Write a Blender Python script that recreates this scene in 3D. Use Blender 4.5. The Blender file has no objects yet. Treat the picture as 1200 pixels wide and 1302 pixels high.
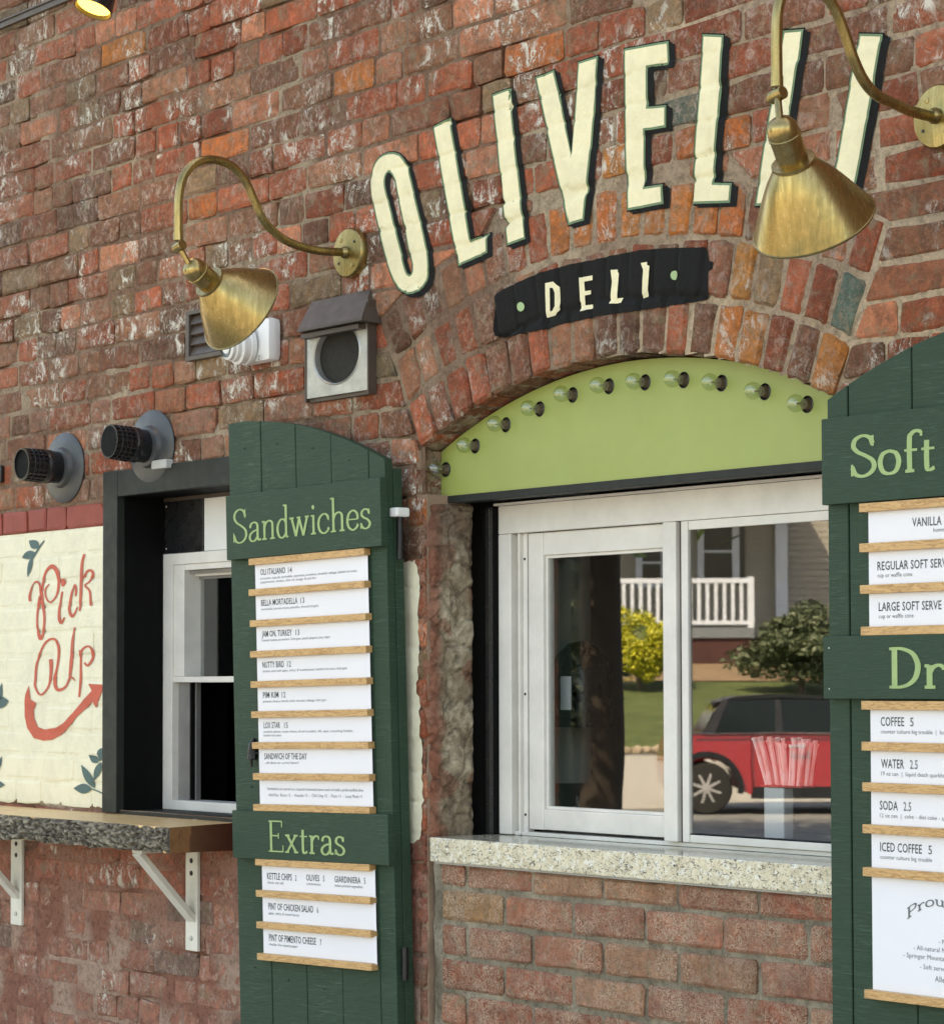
import bpy, bmesh, math, random
from mathutils import Vector, Matrix, noise
from mathutils.bvhtree import BVHTree
import numpy as np

# ---------------------------------------------------------------- camera, sky, sun, exposure
SC = bpy.context.scene
COL = SC.collection
random.seed(7)
CAM = Vector((4.25, -3.1549, 1.55))
YAW, PITCH, ROLL, FPX, CY = 0.90885, 0.0430, -0.00242, 3350.0, 726.0
_f = Vector((-math.sin(YAW), math.cos(YAW), 0)); _r = Vector((math.cos(YAW), math.sin(YAW), 0)); _u = Vector((0, 0, 1))
FW = _f * math.cos(PITCH) + _u * math.sin(PITCH)
_u2 = _u * math.cos(PITCH) - _f * math.sin(PITCH)
RT = _r * math.cos(ROLL) + _u2 * math.sin(ROLL)
UPV = _u2 * math.cos(ROLL) - _r * math.sin(ROLL)
cd = bpy.data.cameras.new('camera')
cam = bpy.data.objects.new('camera', cd); COL.objects.link(cam)
M = Matrix((RT, UPV, -FW)).transposed().to_4x4(); M.translation = CAM
cam.matrix_world = M
cd.sensor_fit = 'HORIZONTAL'; cd.sensor_width = 36.0; cd.lens = FPX / 1200 * 36
cd.shift_y = (CY - 651) / 1200
cd.clip_start = 0.05; cd.clip_end = 2000
cd.dof.use_dof = True; cd.dof.focus_distance = 4.9; cd.dof.aperture_fstop = 18
SC.camera = cam

SUN_EL, SUN_AZ = math.radians(50), math.radians(12)     # azimuth measured from +Y (behind the building) towards +X
world = bpy.data.worlds.new('World'); SC.world = world; world.use_nodes = True
wn = world.node_tree.nodes; bg = wn['Background']
sky = wn.new('ShaderNodeTexSky'); sky.sky_type = 'NISHITA'; sky.sun_disc = False
sky.sun_elevation = SUN_EL; sky.sun_rotation = SUN_AZ; sky.air_density = 1.0; sky.dust_density = 2.0; sky.ozone_density = 1.0
world.node_tree.links.new(sky.outputs[0], bg.inputs[0]); bg.inputs[1].default_value = 0.15
sl = bpy.data.lights.new('sun', 'SUN'); sl.energy = 4.5; sl.angle = math.radians(0.53); sl.color = (1, 0.93, 0.82)
sun = bpy.data.objects.new('sun', sl); COL.objects.link(sun)
sdir = Vector((math.sin(SUN_AZ) * math.cos(SUN_EL), math.cos(SUN_AZ) * math.cos(SUN_EL), math.sin(SUN_EL)))
sun.rotation_euler = sdir.to_track_quat('Z', 'Y').to_euler()
vs = SC.view_settings
vs.view_transform = 'Standard'; vs.look = 'None'; vs.gamma = 1.0; vs.use_curve_mapping = False
vs.exposure = 2.3
vs.use_white_balance = True; vs.white_balance_temperature = 9000; vs.white_balance_tint = 12
SC.cycles.max_bounces = 8; SC.cycles.transparent_max_bounces = 16

# ---------------------------------------------------------------- survey helpers
def W(px, py, Y=0.0):
    """world point on the vertical plane at depth Y seen at picture position px, py"""
    d = FW * FPX + RT * (px - 600) + UPV * (CY - py)
    return CAM + d * ((Y - CAM.y) / d.y)
def XP(px, py, X):
    d = FW * FPX + RT * (px - 600) + UPV * (CY - py)
    return CAM + d * ((X - CAM.x) / d.x)
GL = 0.19                                               # depth of the glass that mirrors the street
def MIR(px, py, d):
    """street point, d metres away on the way of light that the window glass turns back"""
    v = CAM + (FW * FPX + RT * (px - 600) + UPV * (CY - py)) * (d / FPX)
    return Vector((v.x, 2 * GL - v.y, v.z))

# ---------------------------------------------------------------- object helpers
def tag(o, label=None, cat=None, group=None, kind=None):
    if label: o['label'] = label
    if cat: o['category'] = cat
    if group: o['group'] = group
    if kind: o['kind'] = kind
    return o
def empty(name, loc=(0, 0, 0), label=None, cat=None, group=None, kind=None, rot=None, parent=None):
    o = bpy.data.objects.new(name, None); COL.objects.link(o); o.location = loc
    o.empty_display_size = 0.05
    if rot: o.rotation_euler = rot
    if parent: o.parent = parent
    return tag(o, label, cat, group, kind)
def rootloc(o):
    v = Vector((0, 0, 0))
    while o is not None:
        v += Vector(o.location); o = o.parent
    return v
def mesh(name, vs_, fs, mat, parent=None, smooth=False, absolute=True):
    me = bpy.data.meshes.new(name)
    if parent is not None and absolute:
        L = rootloc(parent)
        if L.length > 0: vs_ = [(v[0] - L.x, v[1] - L.y, v[2] - L.z) for v in vs_]
    me.from_pydata([tuple(v) for v in vs_], [], fs)
    if mat: me.materials.append(mat)
    if smooth: me.shade_smooth()
    o = bpy.data.objects.new(name, me); COL.objects.link(o)
    if parent is not None: o.parent = parent
    return o
class MB:
    def __init__(s): s.v = []; s.f = []
    def add(s, vs_, fs):
        n = len(s.v); s.v += [Vector(v) for v in vs_]; s.f += [tuple(i + n for i in f) for f in fs]; return s
    def box(s, a, b, bev=0.0, M_=None):
        a = Vector(a); b = Vector(b)
        lo = Vector([min(a[i], b[i]) for i in range(3)]); hi = Vector([max(a[i], b[i]) for i in range(3)])
        if bev <= 0:
            vv = [(x, y, z) for z in (lo.z, hi.z) for y in (lo.y, hi.y) for x in (lo.x, hi.x)]
            ff = [(0, 2, 3, 1), (4, 5, 7, 6), (0, 1, 5, 4), (2, 6, 7, 3), (0, 4, 6, 2), (1, 3, 7, 5)]
        else:
            bm = bmesh.new()
            bmesh.ops.create_cube(bm, size=1)
            for v in bm.verts:
                v.co = Vector([lo[i] + (v.co[i] + .5) * (hi[i] - lo[i]) for i in range(3)])
            bmesh.ops.bevel(bm, geom=list(bm.edges), offset=bev, segments=2, profile=.6, affect='EDGES')
            bm.verts.index_update(); vv = [v.co.copy() for v in bm.verts]; ff = [tuple(v.index for v in f.verts) for f in bm.faces]; bm.free()
        if M_: vv = [M_ @ Vector(v) for v in vv]
        return s.add(vv, ff)
    def tube(s, pts, r, seg=12, cap=True):
        pts = [Vector(p) for p in pts]; n = len(pts)
        rs = r if isinstance(r, (list, tuple)) else [r] * n
        up = None; rings = []
        for i, p in enumerate(pts):
            t = (pts[min(i + 1, n - 1)] - pts[max(i - 1, 0)]).normalized()
            if up is None:
                up = Vector((0, 0, 1)) if abs(t.z) < .9 else Vector((1, 0, 0))
            up = (up - t * up.dot(t)).normalized(); sd = t.cross(up)
            rings.append([p + (up * math.cos(2 * math.pi * k / seg) + sd * math.sin(2 * math.pi * k / seg)) * rs[i] for k in range(seg)])
        vv = [v for rg in rings for v in rg]; ff = []
        for i in range(n - 1):
            for k in range(seg):
                a = i * seg + k; b = i * seg + (k + 1) % seg
                ff.append((a, a + seg, b + seg, b))
        if cap: ff.append(tuple(range(seg))); ff.append(tuple(range((n - 1) * seg, n * seg))[::-1])
        return s.add(vv, ff)
    def lathe(s, prof, M_, seg=32):
        """prof: (radius, height) list turned round local Z"""
        vv = []; ff = []
        for r, h in prof:
            for k in range(seg):
                a = 2 * math.pi * k / seg; vv.append(M_ @ Vector((r * math.cos(a), r * math.sin(a), h)))
        for i in range(len(prof) - 1):
            for k in range(seg):
                a = i * seg + k; b = i * seg + (k + 1) % seg; ff.append((a, b, b + seg, a + seg))
        if prof[0][0] > 1e-4: ff.append(tuple(range(seg))[::-1])
        if prof[-1][0] > 1e-4: ff.append(tuple(range((len(prof) - 1) * seg, len(prof) * seg)))
        return s.add(vv, ff)
    def prism(s, poly, y0, y1, M_=None):
        """outline in (x, z) pushed from y0 to y1"""
        n = len(poly)
        vv = [Vector((x, y0, z)) for x, z in poly] + [Vector((x, y1, z)) for x, z in poly]
        if M_: vv = [M_ @ v for v in vv]
        ff = [tuple(range(n)), tuple(range(n, 2 * n))[::-1]] + [(i, i + n, (i + 1) % n + n, (i + 1) % n) for i in range(n)]
        return s.add(vv, ff)
    def build(s, name, mat, parent=None, smooth=False, absolute=True, fix=True):
        o = mesh(name, s.v, s.f, mat, parent, False, absolute)
        if fix:
            bm = bmesh.new(); bm.from_mesh(o.data); bmesh.ops.recalc_face_normals(bm, faces=bm.faces); bm.to_mesh(o.data); bm.free()
        if smooth:
            o.data.shade_smooth()
            if smooth != 2: o.data.set_sharp_from_angle(angle=math.radians(38))
        return o
def axisM(p, d):
    q = Vector(d).normalized().to_track_quat('Z', 'Y').to_matrix().to_4x4(); q.translation = Vector(p); return q
def catmull(pts, n=8, closed=False):
    P = [Vector((p[0], p[1], p[2] if len(p) > 2 else 0)) for p in pts]; out = []
    m = len(P); rng = range(m if closed else m - 1)
    for i in rng:
        if closed: a, b, c, d = P[(i - 1) % m], P[i], P[(i + 1) % m], P[(i + 2) % m]
        else: a, b, c, d = P[max(i - 1, 0)], P[i], P[i + 1], P[min(i + 2, m - 1)]
        for k in range(n):
            t = k / n
            out.append(.5 * ((2 * b) + (c - a) * t + (2 * a - 5 * b + 4 * c - d) * t * t + (3 * b - a - 3 * c + d) * t ** 3))
    if not closed: out.append(P[-1])
    return out

# ---------------------------------------------------------------- materials
class NT:
    def __init__(s, name):
        s.m = bpy.data.materials.new(name); s.m.use_nodes = True; s.t = s.m.node_tree; s.n = s.t.nodes; s.b = s.n['Principled BSDF']; s.out = s.n['Material Output']
    def node(s, typ, **kw):
        n = s.n.new(typ)
        for k, v in kw.items(): setattr(n, k, v)
        return n
    def link(s, a, b): s.t.links.new(a, b)
    def pos(s): return s.node('ShaderNodeNewGeometry').outputs['Position']
    def obj(s): return s.node('ShaderNodeTexCoord').outputs['Object']
    def noise(s, vec, scale, detail=4, rough=.55, dist=0.0, stretch=None):
        if stretch:
            mp = s.node('ShaderNodeMapping'); mp.inputs['Scale'].default_value = stretch; s.link(vec, mp.inputs['Vector']); vec = mp.outputs[0]
        n = s.node('ShaderNodeTexNoise'); s.link(vec, n.inputs['Vector'])
        n.inputs['Scale'].default_value = scale; n.inputs['Detail'].default_value = detail; n.inputs['Roughness'].default_value = rough; n.inputs['Distortion'].default_value = dist
        return n.outputs['Fac']
    def vor(s, vec, scale, feature='F1', rand=1.0, out='Distance'):
        n = s.node('ShaderNodeTexVoronoi', feature=feature); s.link(vec, n.inputs['Vector']); n.inputs['Scale'].default_value = scale; n.inputs['Randomness'].default_value = rand
        return n.outputs[out]
    def ramp(s, fac, stops, interp='LINEAR'):
        r = s.node('ShaderNodeValToRGB'); r.color_ramp.interpolation = interp; e = r.color_ramp.elements
        while len(e) < len(stops): e.new(.5)
        for i, (p, c) in enumerate(stops):
            e[i].position = p; e[i].color = (c, c, c, 1) if not hasattr(c, '__len__') else (*c, 1)
        s.link(fac, r.inputs[0]); return r.outputs[0]
    def mix(s, a, b, fac, blend='MIX'):
        n = s.node('ShaderNodeMix', data_type='RGBA', blend_type=blend)
        for sock, v in ((n.inputs[6], a), (n.inputs[7], b), (n.inputs[0], fac)):
            if isinstance(v, (int, float)): sock.default_value = v if sock == n.inputs[0] else (v, v, v, 1)
            elif isinstance(v, (tuple, list)): sock.default_value = (*v, 1)
            else: s.link(v, sock)
        return n.outputs[2]
    def math(s, op, a, b=0.0):
        n = s.node('ShaderNodeMath', operation=op)
        for i, v in enumerate((a, b)):
            if isinstance(v, (int, float)): n.inputs[i].default_value = v
            else: s.link(v, n.inputs[i])
        return n.outputs[0]
    def bump(s, h, strength=.3, dist=.002, prev=None):
        n = s.node('ShaderNodeBump'); n.inputs['Strength'].default_value = strength; n.inputs['Distance'].default_value = dist
        s.link(h, n.inputs['Height'])
        if prev is not None: s.link(prev, n.inputs['Normal'])
        return n.outputs[0]
    def done(s, col=None, rough=None, metal=None, normal=None, **kw):
        for v, k in ((col, 'Base Color'), (rough, 'Roughness'), (metal, 'Metallic'), (normal, 'Normal')):
            if v is None: continue
            if isinstance(v, (int, float)): s.b.inputs[k].default_value = v
            elif isinstance(v, (tuple, list)): s.b.inputs[k].default_value = (*v, 1)
            else: s.link(v, s.b.inputs[k])
        for k, v in kw.items(): s.b.inputs[k.replace('_', ' ')].default_value = v
        return s.m

def mat_brick(name, src, eff=.5, paint=.5, worms=0.0, soot=.35):
    t = NT(name); p = t.pos()
    if src == 'object': base = t.node('ShaderNodeObjectInfo').outputs['Color']
    else: base = t.node('ShaderNodeAttribute', attribute_name='Col').outputs['Color']
    # browned and greyed blotches, brighter scuffs
    c = t.mix(base, t.mix(t.mix(base, (.46, .48, .50), 1.0, 'MULTIPLY'), (.095, .072, .038), .30), t.ramp(t.noise(p, 19, 8, .78, .5), [(.42, 0), (.62, soot + .5)]))
    c = t.mix(c, t.mix(base, (1.7, 1.6, 1.45), 1.0, 'MULTIPLY'), t.ramp(t.noise(p, 48, 8, .78, .3), [(.50, 0), (.68, .85)]))
    c = t.mix(c, (.21, .165, .10), t.ramp(t.noise(p, 27, 8, .75, .6), [(.52, 0), (.64, .75)]))
    c = t.mix(c, (.42, .27, .18), t.math('MULTIPLY', t.ramp(t.noise(p, 70, 8, .85, .4), [(.50, 0), (.58, .7)]), t.ramp(t.noise(p, 5.5, 5, .7), [(.44, 0), (.62, .9)])))
    # grains and pits
    c = t.mix(c, (.045, .028, .018), t.ramp(t.noise(p, 170, 5, .8), [(.56, 0), (.66, .8)]))
    c = t.mix(c, (.44, .30, .21), t.ramp(t.noise(p, 200, 5, .85), [(.58, 0), (.68, .6)]))
    # pale bloom with ragged edges
    reg = t.ramp(t.noise(p, 2.7, 4, .65), [(.41, 0), (.54, 1)])
    e = t.math('MULTIPLY', t.ramp(t.noise(p, 42, 10, .82, .9, (1, 1, .75)), [(.515, 0), (.60, 1)]), reg)
    c = t.mix(c, (.50, .37, .30), t.math('MULTIPLY', e, eff))
    g = t.math('MULTIPLY', t.ramp(t.noise(p, 9, 7, .75), [(.57, 0), (.70, 1)]), .45)
    c = t.mix(c, (.14, .13, .075), g)
    if worms > 0:
        w = t.ramp(t.noise(p, 62, 3, .6, 2.8), [(.44, 0), (.49, 1), (.51, 1), (.56, 0)])
        w = t.math('MULTIPLY', w, t.ramp(t.noise(p, 11, 5, .65), [(.38, .1), (.58, 1)]))
        c = t.mix(c, (.52, .38, .27), t.math('MULTIPLY', w, worms))
    pm = t.math('MULTIPLY', t.ramp(t.noise(p, 34, 10, .88, .6, (1, 1, .7)), [(.53, 0), (.545, 1)]), t.ramp(t.noise(p, 4.3, 3, .6), [(.51, 0), (.57, 1)]))
    pm = t.math('MULTIPLY', pm, paint)
    c = t.mix(c, (.68, .64, .54), pm)
    h = t.math('ADD', t.math('MULTIPLY', t.noise(p, 210, 5, .8), .8), t.noise(p, 50, 6, .7))
    nb = t.bump(h, 1.0, .0042)
    nb = t.bump(t.math('ADD', pm, t.math('MULTIPLY', e, .5)), .5, .0016, nb)
    return t.done(c, t.ramp(t.noise(p, 30, 3), [(.3, .75), (.7, .95)]), 0, nb, Specular_IOR_Level=.22)
def mat_mortar(name):
    t = NT(name); p = t.pos()
    base = t.node('ShaderNodeAttribute', attribute_name='Col').outputs['Color']
    c = t.mix(base, t.mix(base, (.45, .42, .40), 1, 'MULTIPLY'), t.ramp(t.noise(p, 44, 8, .8), [(.46, 0), (.62, .85)]))
    c = t.mix(c, t.mix(base, (1.35, 1.3, 1.2), 1, 'MULTIPLY'), t.ramp(t.noise(p, 120, 4, .8), [(.5, 0), (.7, .9)]))
    c = t.mix(c, (.05, .04, .03), t.ramp(t.noise(p, 260, 2, .6), [(.66, 0), (.72, .7)]))
    nb = t.bump(t.noise(p, 150, 8, .85), 1.0, .008)
    return t.done(c, .93, 0, nb, Specular_IOR_Level=.2)
def mat_paint(name, col, rough=.6, bump=.35, wear=.0, wearcol=(.3, .15, .1), grime=.25, spec=.4):
    t = NT(name); p = t.pos()
    c = t.mix(col, tuple(x * .72 for x in col), t.ramp(t.noise(p, 13, 7, .7), [(.42, 0), (.75, min(1, grime * 2))]))
    if wear > 0:
        c = t.mix(c, wearcol, t.ramp(t.noise(p, 45, 9, .85, .4), [(.66 - wear * .1, 0), (.70, 1)]))
    h = t.math('ADD', t.math('MULTIPLY', t.noise(p, 230, 3, .7), .4), t.noise(p, 55, 5, .65))
    return t.done(c, rough, 0, t.bump(h, bump, .003), Specular_IOR_Level=spec)
def mat_plain(name, col, rough=.5, metal=0.0, bump=0.0, scale=80, var=.15, **kw):
    t = NT(name); p = t.pos()
    c = t.mix(col, tuple(x * (1 - var * 2) for x in col), t.ramp(t.noise(p, scale * .25, 6, .65), [(.35, 0), (.8, 1)]))
    r = t.ramp(t.noise(p, scale * .6, 4), [(.3, max(0, rough - .07)), (.7, min(1, rough + .09))])
    return t.done(c, r, metal, t.bump(t.noise(p, scale, 5, .6), bump, .002) if bump else None, **kw)
def mat_wood_green(name, col, vertical=False):
    """painted rough sawn board: saw marks across the grain"""
    t = NT(name); p = t.obj()
    saw = t.noise(p, 14, 5, .7, .15, (2, 2, 26)); saw2 = t.noise(p, 30, 3, .6, 0, (.8, .8, 14)); wide = t.noise(p, 6, 4, .6)
    c = t.mix(col, tuple(min(1, x * 1.9 + .018) for x in col), t.math('MULTIPLY', t.ramp(saw, [(.52, 0), (.70, .8)]), t.ramp(wide, [(.40, .1), (.60, 1)])))
    c = t.mix(c, tuple(x * .55 for x in col), t.ramp(saw2, [(.55, 0), (.75, .6)]))
    c = t.mix(c, (.28, .32, .28), t.math('MULTIPLY', t.ramp(t.noise(p, 40, 5, .8, 0, (1, 1, 5)), [(.645, 0), (.70, .6)]), t.ramp(wide, [(.46, 0), (.58, 1)])))
    nb = t.bump(saw, .55, .003); nb = t.bump(saw2, .35, .002, nb)
    return t.done(c, .55, 0, nb, Specular_IOR_Level=.22)
def mat_wood(name, c1, c2, axis=0, scale=1.0, rough=.5, use_world=False, coat=0.0):
    t = NT(name); p = t.pos() if use_world else t.obj()
    oi = t.node('ShaderNodeObjectInfo').outputs['Random']
    vm = t.node('ShaderNodeVectorMath', operation='ADD'); t.link(p, vm.inputs[0])
    cb = t.node('ShaderNodeCombineXYZ'); t.link(t.math('MULTIPLY', oi, 9.0), cb.inputs[0]); t.link(t.math('MULTIPLY', oi, 3.3), cb.inputs[2]); t.link(cb.outputs[0], vm.inputs[1]); p = vm.outputs[0]
    st = [10, 10, 10]; st[axis] = 1.4
    g = t.noise(p, 6 * scale, 5, .6, .8, tuple(st)); fine = t.noise(p, 40 * scale, 3, .6, 0, tuple(st))
    wv = t.ramp(t.math('FRACT', t.math('MULTIPLY', g, 6.0)), [(.0, 0), (.55, .25), (.9, 1), (1, .1)])
    c = t.mix(c1, c2, wv); c = t.mix(c, tuple(x * .6 for x in c2), t.ramp(fine, [(.55, 0), (.75, .6)]))
    return t.done(c, rough, 0, t.bump(fine, .25, .001), Coat_Weight=coat, Coat_Roughness=.12)

M_ = {}
M_['brick'] = mat_brick('old_brick', 'object', .62, .95)
M_['brick_s'] = mat_brick('old_brick_far', 'attr', .62, .95)
M_['brick_low'] = mat_brick('low_brick', 'object', .75, .12)
M_['brick_arch'] = mat_brick('arch_brick', 'object', .45, .55, soot=.25)
M_['brick_new'] = mat_brick('new_brick', 'object', .25, .0, .95, .1)
M_['mortar'] = mat_mortar('mortar')
M_['cream'] = mat_paint('cream_wall_paint', (.77, .72, .53), .62, .7, .25, (.42, .36, .24), .3)
M_['redband'] = mat_paint('red_band_paint', (.30, .065, .045), .7, .6, .3, (.45, .33, .28), .5)
M_['lcream'] = mat_paint('sign_cream', (.76, .68, .43), .6, .9, .30, (.50, .40, .25), .35)
M_['lgreen'] = mat_paint('sign_green', (.12, .20, .10), .6, .4)
M_['lblack'] = mat_paint('sign_black', (.0085, .0085, .0072), .65, .7, .15, (.045, .042, .036), .1, .10)
M_['dot'] = mat_paint('dot_green', (.30, .42, .20), .6, .4)
M_['pickred'] = mat_paint('script_red', (.56, .10, .055), .6, .45, .1, (.62, .45, .32), .35)
M_['leaf'] = mat_paint('leaf_teal', (.055, .115, .11), .6, .4, .1, (.2, .28, .22), .3)
M_['shutter'] = mat_wood_green('shutter_green', (.024, .053, .031))
M_['lime'] = mat_plain('lime_panel', (.29, .345, .095), .38, 0, .08, 26, .06)
M_['signlime'] = mat_plain('lettering_lime', (.30, .43, .17), .5, 0, .1, 120, .12)
M_['trim'] = mat_plain('dark_trim', (.020, .024, .020), .55, 0, .35, 60, .2, Specular_IOR_Level=.25)
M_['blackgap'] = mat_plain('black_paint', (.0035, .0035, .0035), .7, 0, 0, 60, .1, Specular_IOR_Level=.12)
M_['alu'] = mat_plain('aluminium_frame', (.71, .68, .62), .40, .0, .10, 40, .11)
M_['aludark'] = mat_plain('aluminium_shaded_track', (.30, .29, .28), .4, .5, .05, 70, .1)
M_['oak'] = mat_wood('oak_rail', (.60, .36, .15), (.36, .18, .06), 0, 1.6, .45)
M_['card'] = mat_plain('menu_card', (.74, .74, .765), .45, 0, 0, 30, .015)
M_['ink'] = mat_plain('ink', (.045, .055, .055), .6, 0, 0, 30, .1)
M_['ink2'] = mat_plain('ink_soft', (.12, .13, .13), .6, 0, 0, 30, .1)
M_['iron'] = mat_plain('black_iron', (.012, .012, .013), .42, .3, .15, 120, .2)
M_['plastic'] = mat_plain('black_plastic', (.012, .012, .013), .28, 0, 0, 60, .1)
M_['rubber'] = mat_plain('grey_flange', (.048, .052, .052), .42, 0, .06, 50, .18)
M_['white'] = mat_plain('white_plastic', (.72, .72, .69), .35, 0, 0, 60, .04)
M_['sealant'] = mat_paint('sealant', (.42, .43, .40), .5, .5)
M_['hood'] = mat_plain('brown_hood', (.070, .050, .036), .5, 0, .1, 60, .15)
M_['galv'] = mat_plain('galvanised', (.50, .50, .46), .42, .55, .2, 90, .22)
M_['socketbrown'] = mat_plain('socket_brown', (.13, .095, .06), .5, 0, .2, 200, .3)
M_['mesh'] = mat_plain('dark_screen', (.018, .016, .011), .8, 0, .6, 400, .3)
M_['bracket'] = mat_paint('white_bracket', (.66, .64, .55), .5, .3, .38, (.22, .16, .10), .4)
M_['concrete'] = mat_plain('concrete', (.40, .39, .36), .9, 0, .3, 25, .12)
M_['joint'] = mat_plain('joint_brown', (.33, .22, .145), .9, 0, .6, 60, .3)
M_['asphalt'] = mat_plain('asphalt', (.20, .21, .21), .9, 0, .3, 30, .15)
def brass():
    t = NT('aged_brass'); p = t.obj()
    streak = t.noise(p, 18, 6, .7, .3, (6, 6, .7)); pat = t.noise(p, 14, 6, .7)
    c = t.mix((.40, .29, .12), (.24, .17, .06), t.ramp(streak, [(.35, 0), (.7, 1)]))
    c = t.mix(c, (.15, .145, .07), t.ramp(pat, [(.48, 0), (.72, .75)]))
    c = t.mix(c, (.62, .50, .27), t.ramp(t.noise(p, 40, 4, .8, 0, (5, 5, .5)), [(.60, 0), (.70, .6)]))
    r = t.ramp(streak, [(.3, .20), (.7, .38)])
    return t.done(c, r, .95, t.bump(streak, .08, .002))
M_['brass'] = brass()
def granite():
    t = NT('granite'); p = t.pos()
    base = t.mix((.66, .60, .44), (.50, .44, .30), t.ramp(t.noise(p, 30, 5, .7), [(.4, 0), (.65, 1)]))
    c = t.mix(base, (.70, .70, .62), t.ramp(t.noise(p, 70, 3, .6), [(.55, 0), (.6, .8)]))
    c = t.mix(c, (.05, .05, .045), t.ramp(t.noise(p, 135, 6, .75, 1.2, (.6, 1, 1.2)), [(.565, 0), (.585, 1)]))
    c = t.mix(c, (.20, .17, .13), t.ramp(t.noise(p, 190, 4, .7, .5), [(.57, 0), (.61, .9)]))
    return t.done(c, .12, 0, None)
M_['granite'] = granite()
def granite_rough():
    m = M_['granite'].copy(); m.name = 'granite_edge'; m.node_tree.nodes['Principled BSDF'].inputs['Roughness'].default_value = .35; return m
M_['granite_e'] = granite_rough()
def glass(name, tint=(1, 1, 1), ior=.04, gl=1.0):
    """thin pane: ior is the share mirrored at right angles by each face"""
    t = NT(name)
    tr = t.node('ShaderNodeBsdfTransparent'); tr.inputs[0].default_value = (*tint, 1)
    g = t.node('ShaderNodeBsdfGlossy'); g.inputs['Roughness'].default_value = 0.0; g.inputs[0].default_value = (gl, gl, gl, 1)
    ge = t.node('ShaderNodeNewGeometry'); dt = t.node('ShaderNodeVectorMath', operation='DOT_PRODUCT'); t.link(ge.outputs['Incoming'], dt.inputs[0]); t.link(ge.outputs['Normal'], dt.inputs[1])
    k = t.math('POWER', t.math('SUBTRACT', 1.0, t.math('ABSOLUTE', dt.outputs['Value'])), 5.0)
    fr = t.math('ADD', t.math('MULTIPLY', k, 1 - ior), ior)
    mx = t.node('ShaderNodeMixShader'); t.link(fr, mx.inputs[0]); t.link(tr.outputs[0], mx.inputs[1]); t.link(g.outputs[0], mx.inputs[2])
    t.link(mx.outputs[0], t.out.inputs[0]); t.n.remove(t.b); return t.m
M_['glass'] = glass('window_glass', (.92, .94, .93), .115)
M_['bulb'] = glass('bulb_glass', (.86, .90, .78), .10)
def bark():
    t = NT('bark'); p = t.pos()
    base = t.node('ShaderNodeAttribute', attribute_name='Col').outputs['Color']
    n = t.noise(p, 90, 6, .7, 1.2)
    c = t.mix(base, (.46, .42, .33), t.ramp(n, [(.56, 0), (.66, .7)]))
    c = t.mix(c, (.02, .017, .013), t.ramp(n, [(.30, .9), (.42, 0)]))
    return t.done(c, .9, 0, t.bump(n, 1, .006), Specular_IOR_Level=.2)
M_['bark'] = bark()
def emis(name, col, s):
    t = NT(name); return t.done((0, 0, 0), .5, Emission_Color=(*col, 1), Emission_Strength=s)
M_['bulb_on'] = emis('lit_bulb', (1, .62, .12), 1.3)
# ---------------------------------------------------------------- brickwork
RNG = random.Random(11)
CX, CZ, R0 = 0.602, 0.776, 1.373                        # arch centre and inner radius
RING, NR = 0.105, 3
R3 = R0 + RING * NR
SPX, SPZ = 0.574, 1.247                                 # half opening, springing height over the centre
JX0, JX1 = 0.055, 1.215
PITCHZ = 0.0612; ROW0 = 1.928
WIN = (-1.208, -0.56, 1.258, 2.050)                     # opening of the pick-up window
BV, BF = [], []                                         # everything paint can lie on
def nz(x, z, s, off=0.0): return noise.noise(Vector((x * s + off, z * s - off, off * 1.7)))
def smooth(a, b, v):
    t = min(1, max(0, (v - a) / (b - a))); return t * t * (3 - 2 * t)
PAL = [((.205, .060, .032), 26), ((.255, .080, .043), 24), ((.150, .066, .042), 20), ((.20, .100, .062), 14), ((.32, .14, .085), 9), ((.10, .050, .034), 13), ((.17, .125, .075), 7), ((.33, .11, .035), 2.4), ((.40, .145, .040), .5), ((.11, .10, .065), 1.2)]
def pal(r, sh=0.0):
    x = r.random() * sum(w for _, w in PAL)
    for c, w in PAL:
        x -= w
        if x <= 0: break
    k = r.uniform(.70, 1.35)
    return tuple(v * k * m_ for v, m_ in zip(c, (1.36, 1.09, .92)))
ORANGE = [W(*q) for q in [(770, 205), (715, 300), (745, 292), (769, 296), (728, 318), (775, 312), (850, 255), (800, 262), (932, 372), (922, 428), (1047, 476), (560, 545), (614, 505), (17, 98), (160, 72), (150, 112), (895, 255), (790, 290)]]
GREEN = [W(*q) for q in [(1089, 352), (1070, 412), (866, 128)]]
def override(cx, cz, c, r, tol=.034):
    for p in ORANGE:
        if math.hypot((p.x - cx) * .55, p.z - cz) < tol * .85: return (r.uniform(.40, .50), r.uniform(.135, .17), .035)
    for p in GREEN:
        if math.hypot((p.x - cx) * .6, p.z - cz) < tol * .6: return (.075, .105, .080)
    return c
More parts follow.
